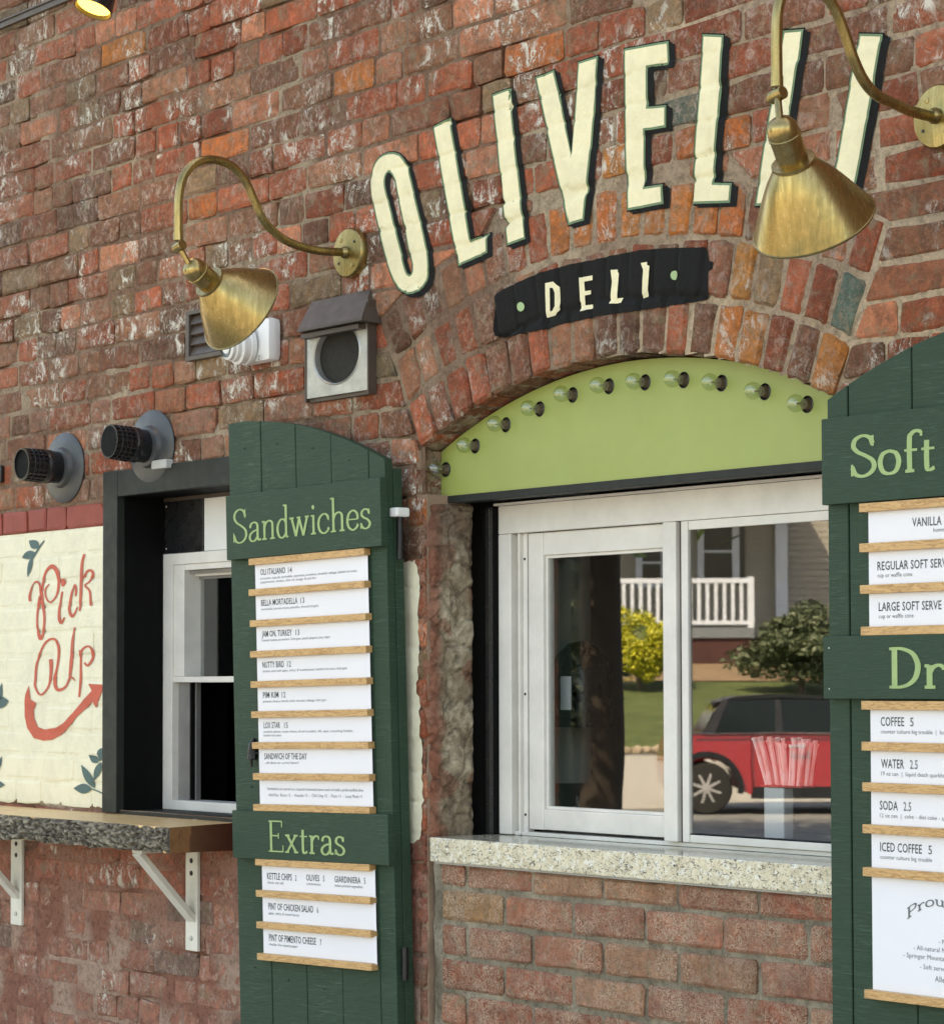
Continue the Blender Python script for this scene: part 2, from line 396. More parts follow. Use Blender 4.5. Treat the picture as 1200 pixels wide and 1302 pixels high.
def brick_geo(q, r, y=0.0, depth=.10, ch=.0048, wob=.0018, relief=.0007):
    """one worn brick from its outline (bl, br, tr, tl) in x, z"""
    bl, br, tr, tl = [Vector((a, b)) for a, b in q]
    L = max(.02, (br - bl).length); H = max(.02, (tl - bl).length)
    us = [0, min(.3, .0065 / L), .5 + r.uniform(-.1, .1), 1 - min(.3, .0065 / L), 1]; vs2 = [0, min(.3, .006 / H), 1 - min(.3, .006 / H), 1]
    y += r.uniform(-.0016, .0012); tx, tz = r.uniform(-.006, .006), r.uniform(-.015, .015)
    V = []; nu, nv = 5, 4
    for j, v in enumerate(vs2):
        for i, u in enumerate(us):
            cu = min(max(u, 0.0), 1.0); cv = v
            corner = (i in (0, 4)) and (j in (0, 3))
            if corner:
                k = r.uniform(.001, .0042); cu += (k / L) * (1 if i == 0 else -1); cv += (k / H) * (1 if j == 0 else -1)
            p = (bl * (1 - cu) + br * cu) * (1 - cv) + (tl * (1 - cu) + tr * cu) * cv
            edge = i in (0, 4) or j in (0, 3)
            yy = y + tx * (cu - .5) * L / .2 + tz * (cv - .5) * H / .06 * .06
            if edge:
                p = p + Vector((r.uniform(-wob, wob), r.uniform(-wob, wob))); yy += ch * r.uniform(.7, 1.5)
            else: yy += r.uniform(-relief, relief)
            V.append(Vector((p.x, yy, p.y)))
    F = [(j * nu + i, j * nu + i + 1, (j + 1) * nu + i + 1, (j + 1) * nu + i) for j in range(nv - 1) for i in range(nu - 1)]
    ring = [i for i in range(nu)] + [j * nu + nu - 1 for j in range(1, nv)] + [(nv - 1) * nu + i for i in range(nu - 2, -1, -1)] + [j * nu for j in range(nv - 2, 0, -1)]
    n0 = len(V); cen = Vector((sum(v.x for v in V) / len(V), 0, sum(v.z for v in V) / len(V)))
    for i in ring: V.append(Vector((V[i].x, y + depth, V[i].z)))
    m = len(ring)
    for k in range(m): F.append((ring[(k + 1) % m], ring[k], n0 + k, n0 + (k + 1) % m))
    return V, F
def collect(V, F):
    n = len(BV); BV.extend(V); BF.extend([tuple(i + n for i in f) for f in F])
def seen(cx, cz, m=25):
    d = Vector((cx, 0, cz)) - CAM; z = d.dot(FW)
    x = 600 + FPX * d.dot(RT) / z; y = CY - FPX * d.dot(UPV) / z
    return -m < x < 1200 + m and -m < y < 1302 + m, z
def far_mesh(name, items, mat, parent):
    V, F, C = [], [], []
    for v, f, c in items:
        n = len(V); V += v; F += [tuple(i + n for i in g) for g in f]; C += [c] * len(v)
    o = mesh(name, V, F, mat, parent, False)
    a = o.data.color_attributes.new('Col', 'FLOAT_COLOR', 'POINT')
    a.data.foreach_set('color', np.array([(*c, 1) for c in C], dtype=np.float32).ravel())
    tag(o, kind='stuff'); return o

def bL(z):                                              # left edge of opening plus arch, at height z
    if z < CZ + SPZ: return JX0 if z < 1.93 else CX - SPX
    t = (z - CZ) / SPZ
    if t * math.hypot(SPX, SPZ) < R3: return CX - SPX * t
    if z < CZ + R3: return CX - math.sqrt(R3 ** 2 - (z - CZ) ** 2)
    return None
wall = empty('brick_wall', (0, 0, 0), 'old red brick facade with worn pale patches carrying the painted deli sign', 'wall')
bricks = []                                             # (V, F, colour, material key, px size, name)
XMIN, XMAX, ZMIN, ZMAX = -3.1, 2.9, 0.0, 4.3
G = .0034                                               # half joint
row = int((ZMIN - ROW0) / PITCHZ) - 1
def put(xa, xb, za, zb, xta=None, xtb=None, r=RNG):
    xta = xa if xta is None else xta; xtb = xb if xtb is None else xtb
    if max(xb - xa, xtb - xta) < .022 or zb - za < .02: return
    if min(xb - xa, xtb - xta) < .004: return
    cx, cz = (xa + xb) / 2, (za + zb) / 2
    key = 'brick'; name = 'brick'
    c = pal(r)
    if cx < WIN[0] + .03 and 1.25 < cz < 1.926: key = 'cream'; name = 'painted_brick'
    elif cx < WIN[0] + .03 and 1.926 < cz < 1.988: key = 'redband'; name = 'painted_brick'
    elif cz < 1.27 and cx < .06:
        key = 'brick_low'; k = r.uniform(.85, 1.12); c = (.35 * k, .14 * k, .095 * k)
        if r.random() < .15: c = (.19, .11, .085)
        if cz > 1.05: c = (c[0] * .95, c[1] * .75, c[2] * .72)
    else:
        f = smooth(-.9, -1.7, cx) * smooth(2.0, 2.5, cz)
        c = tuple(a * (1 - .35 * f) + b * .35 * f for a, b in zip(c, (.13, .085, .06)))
        if cx < -.3 and cz < 2.25 and r.random() < .5: c = tuple(a * .5 + b * .5 for a, b in zip(c, (.27, .17, .12)))
        if cx > .9: c = tuple(v * .95 for v in c)
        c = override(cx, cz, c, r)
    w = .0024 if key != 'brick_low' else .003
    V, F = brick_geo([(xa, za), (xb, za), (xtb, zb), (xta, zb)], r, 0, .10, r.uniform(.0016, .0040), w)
    if key == 'brick_low' or key == 'cream':
        for v in V: v.y += .0008
        if key == 'cream':
            ym = sum(v.y for v in V[:20]) / 20
            for v in V[:20]: v.y = ym + (v.y - ym) * .45
    vis, dz = seen(cx, cz)
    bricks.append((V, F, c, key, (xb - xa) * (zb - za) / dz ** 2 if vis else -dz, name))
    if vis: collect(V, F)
k = row
while ROW0 + k * PITCHZ < ZMAX:
    z0 = ROW0 + k * PITCHZ + G + RNG.uniform(-.0012, .0012); z1 = ROW0 + (k + 1) * PITCHZ - G + RNG.uniform(-.0012, .0012); k += 1
    # free stretches of this course: (left, right, slanted left edge, slanted right edge)
    blocks = []
    a0, a1 = bL(z0), bL(z1)
    if a0 is not None:
        if a1 is None: a1 = CX
        if z0 < CZ + R3 < z1: a1 = a0 + .05
        ar0, ar1 = (JX1 if a0 == JX0 else 2 * CX - a0), (JX1 if a1 == JX0 else 2 * CX - a1)
        blocks.append((a0 - G * 2, a1 - G * 2, ar0 + G * 2, ar1 + G * 2))
    if z1 > WIN[2] and z0 < WIN[3]: blocks.append((WIN[0] - .001, WIN[0] - .001, WIN[1], WIN[1]))
    blocks.sort()
    segs = []; left = (XMIN, XMIN)
    for b in blocks:
        segs.append((left[0], left[1], b[0], b[1])); left = (b[2], b[3])
    segs.append((left[0], left[1], XMAX, XMAX))
    hdr = (k % 7 == 3)
    for sa, sat, sb, sbt in segs:
        x = sa; xt = sat; first = True
        if first and sa == XMIN: x = xt = XMIN - RNG.uniform(0, .2)
        while x < sb - .02:
            L = .098 if (hdr and RNG.random() < .8) or RNG.random() < .34 else RNG.choice((.203, .203, .196, .203, .188, .15, .13))
            e = x + L
            if sb - e < .06: e = sb
            last = e >= sb
            put(x + (G if not (first and sa != XMIN) else 0), (e - G) if not last else sb, z0, z1, (xt if first else x + G), (sbt if last else e - G))
            x = e; xt = e; first = False
            if last: break
    if z0 < CZ + R3 < z1:                               # cut pieces riding on the crown of the arch
        x = a0 + .06
        while x < 2 * CX - a0 - .12:
            h = max(z0, CZ + math.sqrt(max(0, R3 ** 2 - (x + .05 - CX) ** 2)) + .007)
            put(x, x + .1, h, z1); x += .108
bricks.sort(key=lambda b: -b[4])
n = {'brick': 0, 'painted_brick': 0}; rest = {'a': [], 'cream': [], 'redband': []}
for V, F, c, key, s, name in bricks:
    if s > 0 and n[name] < 300:
        n[name] += 1
        o = mesh(name, V, F, M_[key], wall, False); o.color = (*c, 1)
    else: rest[key if key in rest else 'a'].append((V, F, c))
far_mesh('far_brickwork', rest['a'], M_['brick_s'], wall)
if rest['cream']: far_mesh('far_painted_brickwork', rest['cream'], M_['cream'], wall)
if rest['redband']: far_mesh('far_red_brickwork', rest['redband'], M_['redband'], wall)

# arch
arch = empty('brick_arch', (CX, 0, CZ + R0), 'three-ring segmental brick arch over the serving window', 'arch')
half = math.atan2(SPX, SPZ)
ABR = []
for ring in range(NR):
    ra = R0 + RING * ring + .003; rb = ra + RING - .010
    nb = [19, 20, 21][ring]; off = 0
    for i in range(nb):
        a0 = -half + 2 * half * i / nb; a1 = -half + 2 * half * (i + 1) / nb
        j0, j1 = RNG.uniform(-.0015, .0015), RNG.uniform(-.0015, .0015)
        rr = (ra + rb) / 2; g = .0045 / rr
        P = lambda a, r_: (CX + r_ * math.sin(a), CZ + r_ * math.cos(a))
        q = [P(a0 + g + j0, ra), P(a1 - g + j1, ra), P(a1 - g + j1, rb + RNG.uniform(-.004, .003)), P(a0 + g + j0, rb + RNG.uniform(-.004, .003))]
        c = pal(RNG); cm = (sum(p[0] for p in q) / 4, sum(p[1] for p in q) / 4)
        c = tuple(v * 1.0 for v in c); c = override(cm[0], cm[1], c, RNG, .043)
        V, F = brick_geo(q, RNG, -.002 if ring == 0 else 0, .145 if ring == 0 else .1, .0058, .0028, .0012)
        o = mesh('arch_brick', V, F, M_['brick_arch'], arch, False); o.color = (*c, 1); collect(V, F); ABR.append((o, cm))
for g_ in (W(1087, 356), W(1066, 412)):
    min(ABR, key=lambda q: math.hypot(q[1][0] - g_.x, q[1][1] - g_.z))[0].color = (.085, .135, .105, 1)
# mortar seen on the underside of the arch
V, F = [], []; na, nd = 160, 14
for i in range(na + 1):
    a = -half - .01 + (2 * half + .02) * i / na
    for j in range(nd + 1):
        y = .008 + .135 * j / nd; r_ = R0 + .006 - .006 * smooth(.1, .6, nz(a * 30, y * 12, 1.1, 4)) - .0035 * nz(a * 8, y * 30, 2.3, 9)
        V.append(Vector((CX + r_ * math.sin(a), y, CZ + r_ * math.cos(a))))
for i in range(na):
    for j in range(nd):
        b = i * (nd + 1) + j; F.append((b, b + 1, b + nd + 2, b + nd + 1))
o = mesh('mortar', V, F, M_['mortar'], arch, True)
a_ = o.data.color_attributes.new('Col', 'FLOAT_COLOR', 'POINT')
cc = [(.42, .31, .21, 1) if nz(v.x, v.y, 40, 3) > -.1 else (.26, .14, .09, 1) for v in V]
a_.data.foreach_set('color', np.array(cc, dtype=np.float32).ravel())

# mortar bed of the facade: a fine sheet where the picture looks, coarse beyond
def axis(lo, flo, fhi, hi, fine, coarse):
    a = list(np.arange(lo, flo, coarse)) + list(np.arange(flo, fhi, fine)) + list(np.arange(fhi, hi, coarse)) + [hi]; return a
def mcol(x, z):
    if x < WIN[0] + .02 and 1.923 < z < 1.988: return (.27, .075, .05)
    if z < 1.25 and x < .07:
        t = smooth(-.15, .35, nz(x, z, 9, 2)); lo = smooth(1.05, .9, z)
        a = (.33, .145, .10); b = (.50, .34, .26)
        return tuple(p + (q - p) * t * (.25 + .75 * lo) for p, q in zip(a, b))
    t = smooth(.0, .35, nz(x, z, 3.4, 7)); u = smooth(-.05, .4, nz(x, z, 10, 1))
    a = (.25, .15, .10); b = (.50, .40, .28)
    r_ = smooth(.2, .9, x)
    a = tuple(p + (q - p) * r_ for p, q in zip(a, (.46, .34, .235)))
    b = tuple(p + (q - p) * r_ for p, q in zip(b, (.66, .51, .35)))
    m = min(1, (t * .9 + u * .30) * (.75 + .25 * r_))
    return tuple(p + (q - p) * m for p, q in zip(a, b))
xs = axis(XMIN, -1.95, 1.60, XMAX, .0085, .1); zs = axis(ZMIN, .62, 3.42, ZMAX, .0085, .1)
nx_, nz_ = len(xs), len(zs)
V, C, keep = [], [], []
for z in zs:
    b = bL(z)
    for x in xs:
        n1 = nz(x, z, 22, 3); n2 = nz(x, z, 3.0, 5); n3 = nz(x, z, 75, 8)
        y = .0036 + .0022 * n1 + .0018 * n3 - .0030 * smooth(.12, .4, n2) + .010 * smooth(.10, .42, nz(x, z, 6.5, 12)) * (1 - .6 * smooth(.3, .9, x))
        if z < 1.25 and x < .06: y -= .0022
        if x < WIN[0] and 1.25 < z < 1.93: y = .0034 + .0010 * n1 + .0006 * n3
        V.append((x, max(y, (.0022 if z > 1.25 else .0008) if not (x < WIN[0] and 1.25 < z < 1.93) else .0006), z)); C.append((*mcol(x, z), 1))
def hole(x, z):
    if JX0 + .001 < x < JX1 and z < CZ + SPZ: return True
    if abs(x - CX) < SPX and z < CZ + math.sqrt(max(0, (R0 + .004) ** 2 - (x - CX) ** 2)): return True
    if WIN[0] < x < WIN[1] and WIN[2] < z < WIN[3]: return True
    return False
F = []; MI = []
for j in range(nz_ - 1):
    for i in range(nx_ - 1):
        cx, cz = (xs[i] + xs[i + 1]) / 2, (zs[j] + zs[j + 1]) / 2
        if hole(cx, cz): continue
        b = j * nx_ + i; F.append((b, b + 1, b + nx_ + 1, b + nx_)); MI.append(1 if (cx < WIN[0] + .01 and 1.262 < cz < 1.925) else 0)
mo = mesh('mortar', V, F, M_['mortar'], wall, True); mo.data.materials.append(M_['cream'])
mo.data.polygons.foreach_set('material_index', MI)
a_ = mo.data.color_attributes.new('Col', 'FLOAT_COLOR', 'POINT'); a_.data.foreach_set('color', np.array(C, dtype=np.float32).ravel())
collect([Vector(v) for v in V], [f for f in F if -1.98 < V[f[0]][0] < 1.6 and 1.1 < V[f[0]][2] < 3.0])

# newer brick wall filling the lower half of the opening
infill = empty('infill_wall', (CX, 0, 0), 'newer textured red brick wall with grey joints below the granite counter', 'wall')
IY = .006; P2 = .0677; top = 1.196
rows = int(top / P2) + 1
IX0 = .086
count = 0; restn = []
for k in range(rows):
    z1 = (top if k == 0 else 1.150 - (k - 1) * P2) - (.001 if k == 0 else .005); z0 = 1.150 - k * P2 + .005
    x = IX0 + .004 - (0 if k % 2 else .118); first = True
    while x < JX1:
        xa = max(x, IX0 + .004); xb = min(x + .2032 - .010, JX1)
        if xb - xa > .03:
            kk = RNG.uniform(.95, 1.3); c = RNG.choice([(.27, .085, .05), (.29, .11, .065), (.25, .075, .042), (.29, .14, .08), (.24, .095, .06)]); c = tuple(v * kk for v in c)
            if k == 1 and 0 < xa - IX0 < .15: c = (.30, .16, .07)
            V, F = brick_geo([(xa, z0), (xb, z0), (xb, z1), (xa, z1)], RNG, IY, .09, .004, .0016, .0012)
            vis, dz = seen((xa + xb) / 2, (z0 + z1) / 2)
            if vis: o = mesh('brick', V, F, M_['brick_new'], infill, False); o.color = (*c, 1)
            else: restn.append((V, F, c))
        x += .2032
far_mesh('far_brickwork', restn, M_['brick_s'], infill)
V, C = [], []; xs2 = list(np.arange(JX0 + .002, JX1 + .01, .008)); zs2 = axis(0, .60, 1.19, 1.199, .008, .1)
for z in zs2:
    for x in xs2:
        y = IY + .0062 + .0022 * nz(x, z, 30, 2) + .0014 * nz(x, z, 90, 4)
        if x < IX0 - .006: y += .004 + .004 * nz(x, z, 50, 2)
        V.append((x, y, z)); t = smooth(-.3, .4, nz(x, z, 12, 2)); C.append((.30 + .16 * t, .26 + .14 * t, .19 + .11 * t, 1))
n_ = len(xs2)
F = [(j * n_ + i, j * n_ + i + 1, (j + 1) * n_ + i + 1, (j + 1) * n_ + i) for j in range(len(zs2) - 1) for i in range(n_ - 1)]
o = mesh('mortar', V, F, M_['mortar'], infill, True)
a_ = o.data.color_attributes.new('Col', 'FLOAT_COLOR', 'POINT'); a_.data.foreach_set('color', np.array(C, dtype=np.float32).ravel())

m = MB(); m.box((-.02, .0062, 0), (JX0 - .0035, .1, 1.245)); m.box((-.02, .0062, 1.245), (JX0 - .006, .1, 1.93)); m.box((-.06, .0062, 1.93), (.020, .1, 2.02)); o = m.build('joint_filling', M_['joint'], wall)
# rough jamb of rubble and mortar on the left side of the opening
def jamb(X, sgn, name, label):
    V, C = [], []; ys = list(np.arange(0.0, .1201, .0045)); zz = list(np.arange(1.19, 2.04, .0050))
    for z in zz:
        for y in ys:
            v3 = Vector((y * 14, z * 14, 3.3 * sgn)); 
            vd = noise.voronoi(Vector((y * 15 + .5 * noise.noise(Vector((y * 30, z * 30, 1))), z * 17 + .6 * noise.noise(Vector((y * 28, z * 28, 6))), 1.3 * sgn)))[0]; crack = min(1, (vd[1] - vd[0]) * 4.5)
            n1 = noise.fractal(v3, 1.0, 2.0, 5); n4 = noise.noise(v3 * 5.1)
            x = X + sgn * (-.002 + .0038 * crack + .0030 * n1 + .0034 * n4)
            if y < .02: x -= sgn * (.02 - y) * .65
            if y > .11: x -= sgn * (y - .11) * .5
            x -= sgn * smooth(1.905, 1.93, z) * .036
            V.append((x, y + .004 * noise.noise(Vector((0, z * 30, 8))) * (y < .02), z))
            fr = smooth(.046, .018, y + .010 * noise.noise(Vector((y * 20, z * 17, 2))))
            t = smooth(-.3, .5, n1 + .5 * n4)
            base = Vector((.40, .31, .21)).lerp(Vector((.66, .56, .40)), t)
            if noise.noise(Vector((y * 18, z * 13, 5))) > .22: base = base.lerp(Vector((.34, .16, .10)), .7)
            base = base.lerp(Vector((.36, .13, .08)), fr * .85) * (.50 + .50 * min(1, crack * 1.6))
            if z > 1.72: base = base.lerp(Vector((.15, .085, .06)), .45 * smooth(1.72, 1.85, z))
            C.append((*base, 1))
    n_ = len(ys); F = [(j * n_ + i, j * n_ + i + 1, (j + 1) * n_ + i + 1, (j + 1) * n_ + i) for j in range(len(zz) - 1) for i in range(n_ - 1)]
    o = mesh(name, V, F, M_['mortar'], None, False)
    a_ = o.data.color_attributes.new('Col', 'FLOAT_COLOR', 'POINT'); a_.data.foreach_set('color', np.array(C, dtype=np.float32).ravel())
    tag(o, label, 'wall'); return o
jamb(JX0, 1, 'rubble_jamb', 'rough mortared rubble jamb at the left side of the serving window')
jamb(JX1, -1, 'rubble_jamb', 'rough rubble jamb behind the right-hand green shutter')

# ---------------------------------------------------------------- paint lying on the brickwork
BVH = BVHTree.FromPolygons(BV, BF)
def wally(x, z):
    h = BVH.ray_cast(Vector((x, -.2, z)), Vector((0, 1, 0)), 1.0)
    return h[0].y if h[0] is not None else .006
_wc = {}
def wallmin(x, z, d=.0022):
    k_ = (round(x / .0007), round(z / .0007), d)
    if k_ not in _wc: _wc[k_] = min(wally(x, z), wally(x + d, z), wally(x - d, z), wally(x, z + d), wally(x, z - d))
    return _wc[k_]
def drape(name, polys, off, mat, parent, cell=.0042, jag=0.0):
    bm = bmesh.new()
    for poly in polys:
        pts = [Vector(p) for p in poly]
        if jag > 0:
            dn = []
            for i in range(len(pts)):
                a, b = pts[i], pts[(i + 1) % len(pts)]; m = max(1, int((b - a).length / .005))
                for s_ in range(m):
                    p = a.lerp(b, s_ / m); dn.append(p + Vector((noise.noise(Vector((p.x * 70, p.y * 70, 1))), noise.noise(Vector((p.x * 70, p.y * 70, 9))))) * jag)
            pts = dn
        vv = [bm.verts.new((p[0], 0, p[1])) for p in pts]
        try: f = bm.faces.new(vv)
        except ValueError: continue
        f.normal_update()
    bmesh.ops.triangulate(bm, faces=bm.faces[:])
    x0 = min(v.co.x for v in bm.verts); x1 = max(v.co.x for v in bm.verts); z0 = min(v.co.z for v in bm.verts); z1 = max(v.co.z for v in bm.verts)
    x = (math.floor(x0 / cell) + .5) * cell
    while x < x1:
        bmesh.ops.bisect_plane(bm, geom=bm.verts[:] + bm.edges[:] + bm.faces[:], dist=1e-6, plane_co=(x, 0, 0), plane_no=(1, 0, 0)); x += cell
    z = (math.floor(z0 / cell) + .5) * cell
    while z < z1:
        bmesh.ops.bisect_plane(bm, geom=bm.verts[:] + bm.edges[:] + bm.faces[:], dist=1e-6, plane_co=(0, 0, z), plane_no=(0, 0, 1)); z += cell
    for v in bm.verts: v.co.y = .28 * wallmin(v.co.x, v.co.z) + .72 * wallmin(v.co.x, v.co.z, .0075) - off
    bm.verts.index_update()
    V = [v.co.copy() for v in bm.verts]; F = []
    for f in bm.faces:
        ids = [v.index for v in f.verts]
        f.normal_update(); F.append(tuple(ids if f.normal.y < 0 else ids[::-1]))
    bm.free()
    return mesh(name, V, F, mat, parent, True)
def WP(pts, base=(0, 0), sc=1.0): return [(lambda v: (v.x, v.z))(W(base[0] + x / sc, base[1] + y / sc)) for x, y in pts]
def area(p): return sum(p[i][0] * p[(i + 1) % len(p)][1] - p[(i + 1) % len(p)][0] * p[i][1] for i in range(len(p))) / 2
def offset(poly, d):
    """grow an outline by d"""
    if area(poly) < 0: poly = poly[::-1]
    n_ = len(poly); out = []
    for i in range(n_):
        a, b, c = Vector(poly[i - 1]), Vector(poly[i]), Vector(poly[(i + 1) % n_])
        e1 = (b - a).normalized(); e2 = (c - b).normalized()
        n1 = Vector((e1.y, -e1.x)); n2 = Vector((e2.y, -e2.x)); m = (n1 + n2)
        m = m.normalized() if m.length > 1e-5 else n1
        k_ = min(2.2, 1 / max(.35, m.dot(n1))); out.append(tuple(b + m * d * k_))
    return out
sign = empty('painted_sign', tuple(W(850, 240)), 'big cream capitals reading OLIVELLI painted in an arc on the brickwork', 'sign')
T2, T3 = (400, 0), (800, 0)
def sm(p, n_=4): return [(v.x, v.y) for v in catmull(p, n_, True)]
O_out = [(285, 583), (330, 590), (360, 640), (385, 740), (408, 840), (430, 940), (437, 1010), (430, 1070), (400, 1108), (360, 1120), (320, 1095), (292, 1040), (270, 970), (248, 870), (228, 780), (216, 700), (225, 640), (250, 600)]
O_in = [(290, 655), (312, 690), (328, 780), (345, 860), (362, 950), (377, 1010), (372, 1045), (355, 1042), (338, 985), (318, 900), (298, 810), (278, 730), (272, 690), (278, 662)]
def slotted(outer, inner):
    """one outline with a hole, joined along a cut"""
    o_, i_ = list(outer), list(inner)
    if area(o_) < 0: o_ = o_[::-1]
    if area(i_) > 0: i_ = i_[::-1]
    k0 = min(range(len(i_)), key=lambda q: (Vector(i_[q]) - Vector(o_[0])).length)
    i_ = i_[k0:] + i_[:k0]
    return o_ + [o_[0]] + i_ + [i_[0]]
letters = [
    ('L', T2, [(458, 482), (521, 450), (560, 690), (597, 918), (660, 890), (663, 962), (550, 1012), (505, 760)]),
    ('I', T2, [(680, 362), (748, 338), (776, 620), (803, 908), (740, 934), (708, 640)]),
    ('V', T2, [(845, 295), (912, 268), (950, 430), (982, 590), (995, 420), (1008, 238), (1083, 215), (1058, 540), (1028, 838), (968, 855), (905, 570)]),
    ('E', T3, [(-15, 188), (150, 158), (152, 242), (72, 255), (72, 408), (140, 402), (140, 482), (62, 495), (60, 715), (130, 705), (132, 775), (-5, 800), (-12, 500)]),
    ('L', T3, [(285, 132), (364, 136), (345, 420), (322, 698), (390, 700), (385, 770), (243, 775), (262, 450)]),
    ('L', T3, [(590, 118), (664, 112), (620, 400), (566, 720), (640, 705), (634, 772), (482, 782), (530, 470)]),
    ('I', T3, [(882, 130), (967, 132), (920, 400), (846, 790), (765, 772), (830, 400)])]
DX = Vector(WP([(600 + 6, 300 + 4.0)])[0]) - Vector(WP([(600, 300)])[0])
def big_letter(poly, hole_=None):
    lay = []
    bd = .0030
    if hole_: inner = hole_
    mk = lambda d, t=Vector((0, 0)): [tuple(Vector(p) + t) for p in (slotted(offset(poly, d), offset(hole_, -d)) if hole_ else offset(poly, d))]
    l_ = drape('letter', [mk(-.0030)], .0026, M_['lcream'], sign)
    drape('outline', [mk(.0012)], .0019, M_['lgreen'], l_)
    drape('shadow', [mk(.0036)], .0008, M_['lblack'], l_)
    drape('shadow', [mk(.0020, DX * .5)], .0011, M_['lblack'], l_)
    drape('shadow', [mk(.0020, DX)], .0014, M_['lblack'], l_)
big_letter(WP(sm(O_out, 2), T2, 3), WP(sm(O_in, 2), T2, 3))
for ch, b, p in letters: big_letter(WP(p, b, 3))

deli = empty('painted_sign', tuple(W(765, 372)), 'small black painted panel reading DELI in cream between two green dots', 'sign')
panel = [(627, 379), (631, 373), (640, 367), (689, 346), (725, 336), (760, 328.5), (795, 321), (827.5, 316.5), (865, 314.5), (896, 314.5), (900, 320), (902, 331), (907, 333), (906, 341), (901, 345), (901, 377), (898, 381), (880, 385), (850, 389.5), (822, 394), (790, 398), (760, 402.5), (722, 411), (686.5, 420.7), (660, 425), (636, 429), (629, 427), (627, 420)]
drape('panel', [WP(panel)], .0014, M_['lblack'], deli, .005, .0012)
D_o = [(695, 360), (705, 358), (712, 365), (713, 380), (712, 393), (706, 401), (696, 404)]
D_i = [(700.5, 366), (704.5, 366), (707, 372), (707, 389), (704, 395), (701, 396)]
drape('letter', [slotted(WP(D_o), WP(D_i))], .0030, M_['lcream'], deli)
drape('letter', [WP([(737, 353), (754, 350), (754, 356), (743, 358), (744, 370), (752, 369), (752, 374), (744, 375.5), (744, 388), (754, 387), (754, 392), (739, 396)])], .0030, M_['lcream'], deli)
drape('letter', [WP([(777, 343), (786, 342.5), (786, 346), (787.5, 347), (785, 379), (792.5, 378.5), (792, 385), (776.5, 386), (779, 358)])], .0030, M_['lcream'], deli)
drape('letter', [WP([(817, 334.5), (825, 333), (825, 337), (827.5, 338), (825, 377), (818, 380), (819, 356), (820, 343)])], .0030, M_['lcream'], deli)
for cx_, cy_ in ((664, 390), (859, 350)):
    drape('dot', [WP([(cx_ + 5 * math.cos(t * .5236), cy_ + 6 * math.sin(t * .5236)) for t in range(12)])], .0034, M_['dot'], deli)

pick = empty('painted_sign', tuple(W(75, 820)), 'red script reading Pick Up over a curved arrow on the cream painted bricks', 'sign')
A4, A5, S5 = (0, 640), (0, 840), 5.92
def stroke(pts, base, n_=5):
    """painted brush stroke: centre line with its own width, x, y, half width"""
    c = catmull([(p[0], p[1], p[2]) for p in pts], n_)
    L_, R_ = [], []
    for i, p in enumerate(c):
        t = (c[min(i + 1, len(c) - 1)] - c[max(i - 1, 0)]); t.z = 0
        t = t.normalized() if t.length > 0 else Vector((1, 0, 0)); nn = Vector((-t.y, t.x)) * max(p.z, 3)
        L_.append((p.x + nn.x, p.y + nn.y)); R_.append((p.x - nn.x, p.y - nn.y))
    return WP(L_ + R_[::-1], base, S5)
def strokes(name, lst, parent, mat, off=.0016):
    quads = []
    k_ = 0
    for pts, base in lst:
        poly = stroke(pts, base); h_ = len(poly) // 2
        for i in range(h_ - 1): quads.append([poly[i], poly[i + 1], poly[-2 - i], poly[-1 - i]])
    bm_polys = quads
    return drape(name, bm_polys, off, mat, parent, .006)
strokes('letter', [([(222, 738, 9), (218, 700, 10), (238, 625, 6), (272, 590, 7), (300, 615, 8), (312, 680, 13), (318, 740, 12), (334, 820, 9), (337, 900, 8), (325, 985, 9), (306, 1018, 14), (290, 970, 10), (284, 880, 7), (290, 780, 9), (306, 700, 13)], A4),
                   ([(318, 660, 9), (325, 590, 8), (350, 510, 9), (395, 475, 16), (430, 520, 14), (440, 600, 10), (425, 690, 7), (380, 745, 6), (347, 710, 6), (342, 650, 6), (370, 608, 5)], A4)], pick, M_['pickred'])
strokes('letter', [([(466, 665, 7), (456, 730, 7), (447, 800, 9), (447, 870, 11), (462, 900, 10), (485, 858, 5)], A4), ([(470, 570, 14), (474, 598, 18), (466, 625, 7)], A4)], pick, M_['pickred'])
strokes('letter', [([(568, 700, 6), (574, 650, 8), (563, 614, 7), (540, 660, 7), (527, 730, 9), (520, 800, 10), (540, 850, 11), (562, 825, 6), (578, 780, 4)], A4)], pick, M_['pickred'])
strokes('letter', [([(632, 382, 6), (618, 450, 10), (612, 560, 11), (608, 690, 10), (598, 812, 7)], A4), ([(628, 560, 6), (655, 515, 9), (685, 505, 9), (700, 535, 10), (672, 590, 6), (640, 618, 6), (672, 655, 8), (680, 715, 8), (680, 770, 9)], A4)], pick, M_['pickred'])
strokes('letter', [([(378, -10, 14), (382, 40, 13), (378, 120, 10), (355, 205, 7), (303, 258, 7), (265, 200, 8), (262, 120, 9), (268, 40, 9), (288, -20, 7), (340, -130, 8), (400, -163, 8), (434, -110, 10), (436, -30, 9), (424, 60, 8), (410, 130, 12), (412, 195, 13), (440, 222, 12), (490, 195, 8), (525, 125, 7), (560, 152, 4)], A5), ([(560, -250, 6), (545, -150, 13), (535, -20, 13), (528, 60, 12), (520, 140, 8)], A5)], pick, M_['pickred'])
strokes('letter', [([(606, -80, 8), (604, 30, 8), (604, 130, 9), (592, 275, 7)], A5), ([(602, -30, 8), (625, -85, 8), (668, -108, 7), (697, -75, 9), (692, -10, 10), (655, 38, 8), (632, 15, 7)], A5)], pick, M_['pickred'])
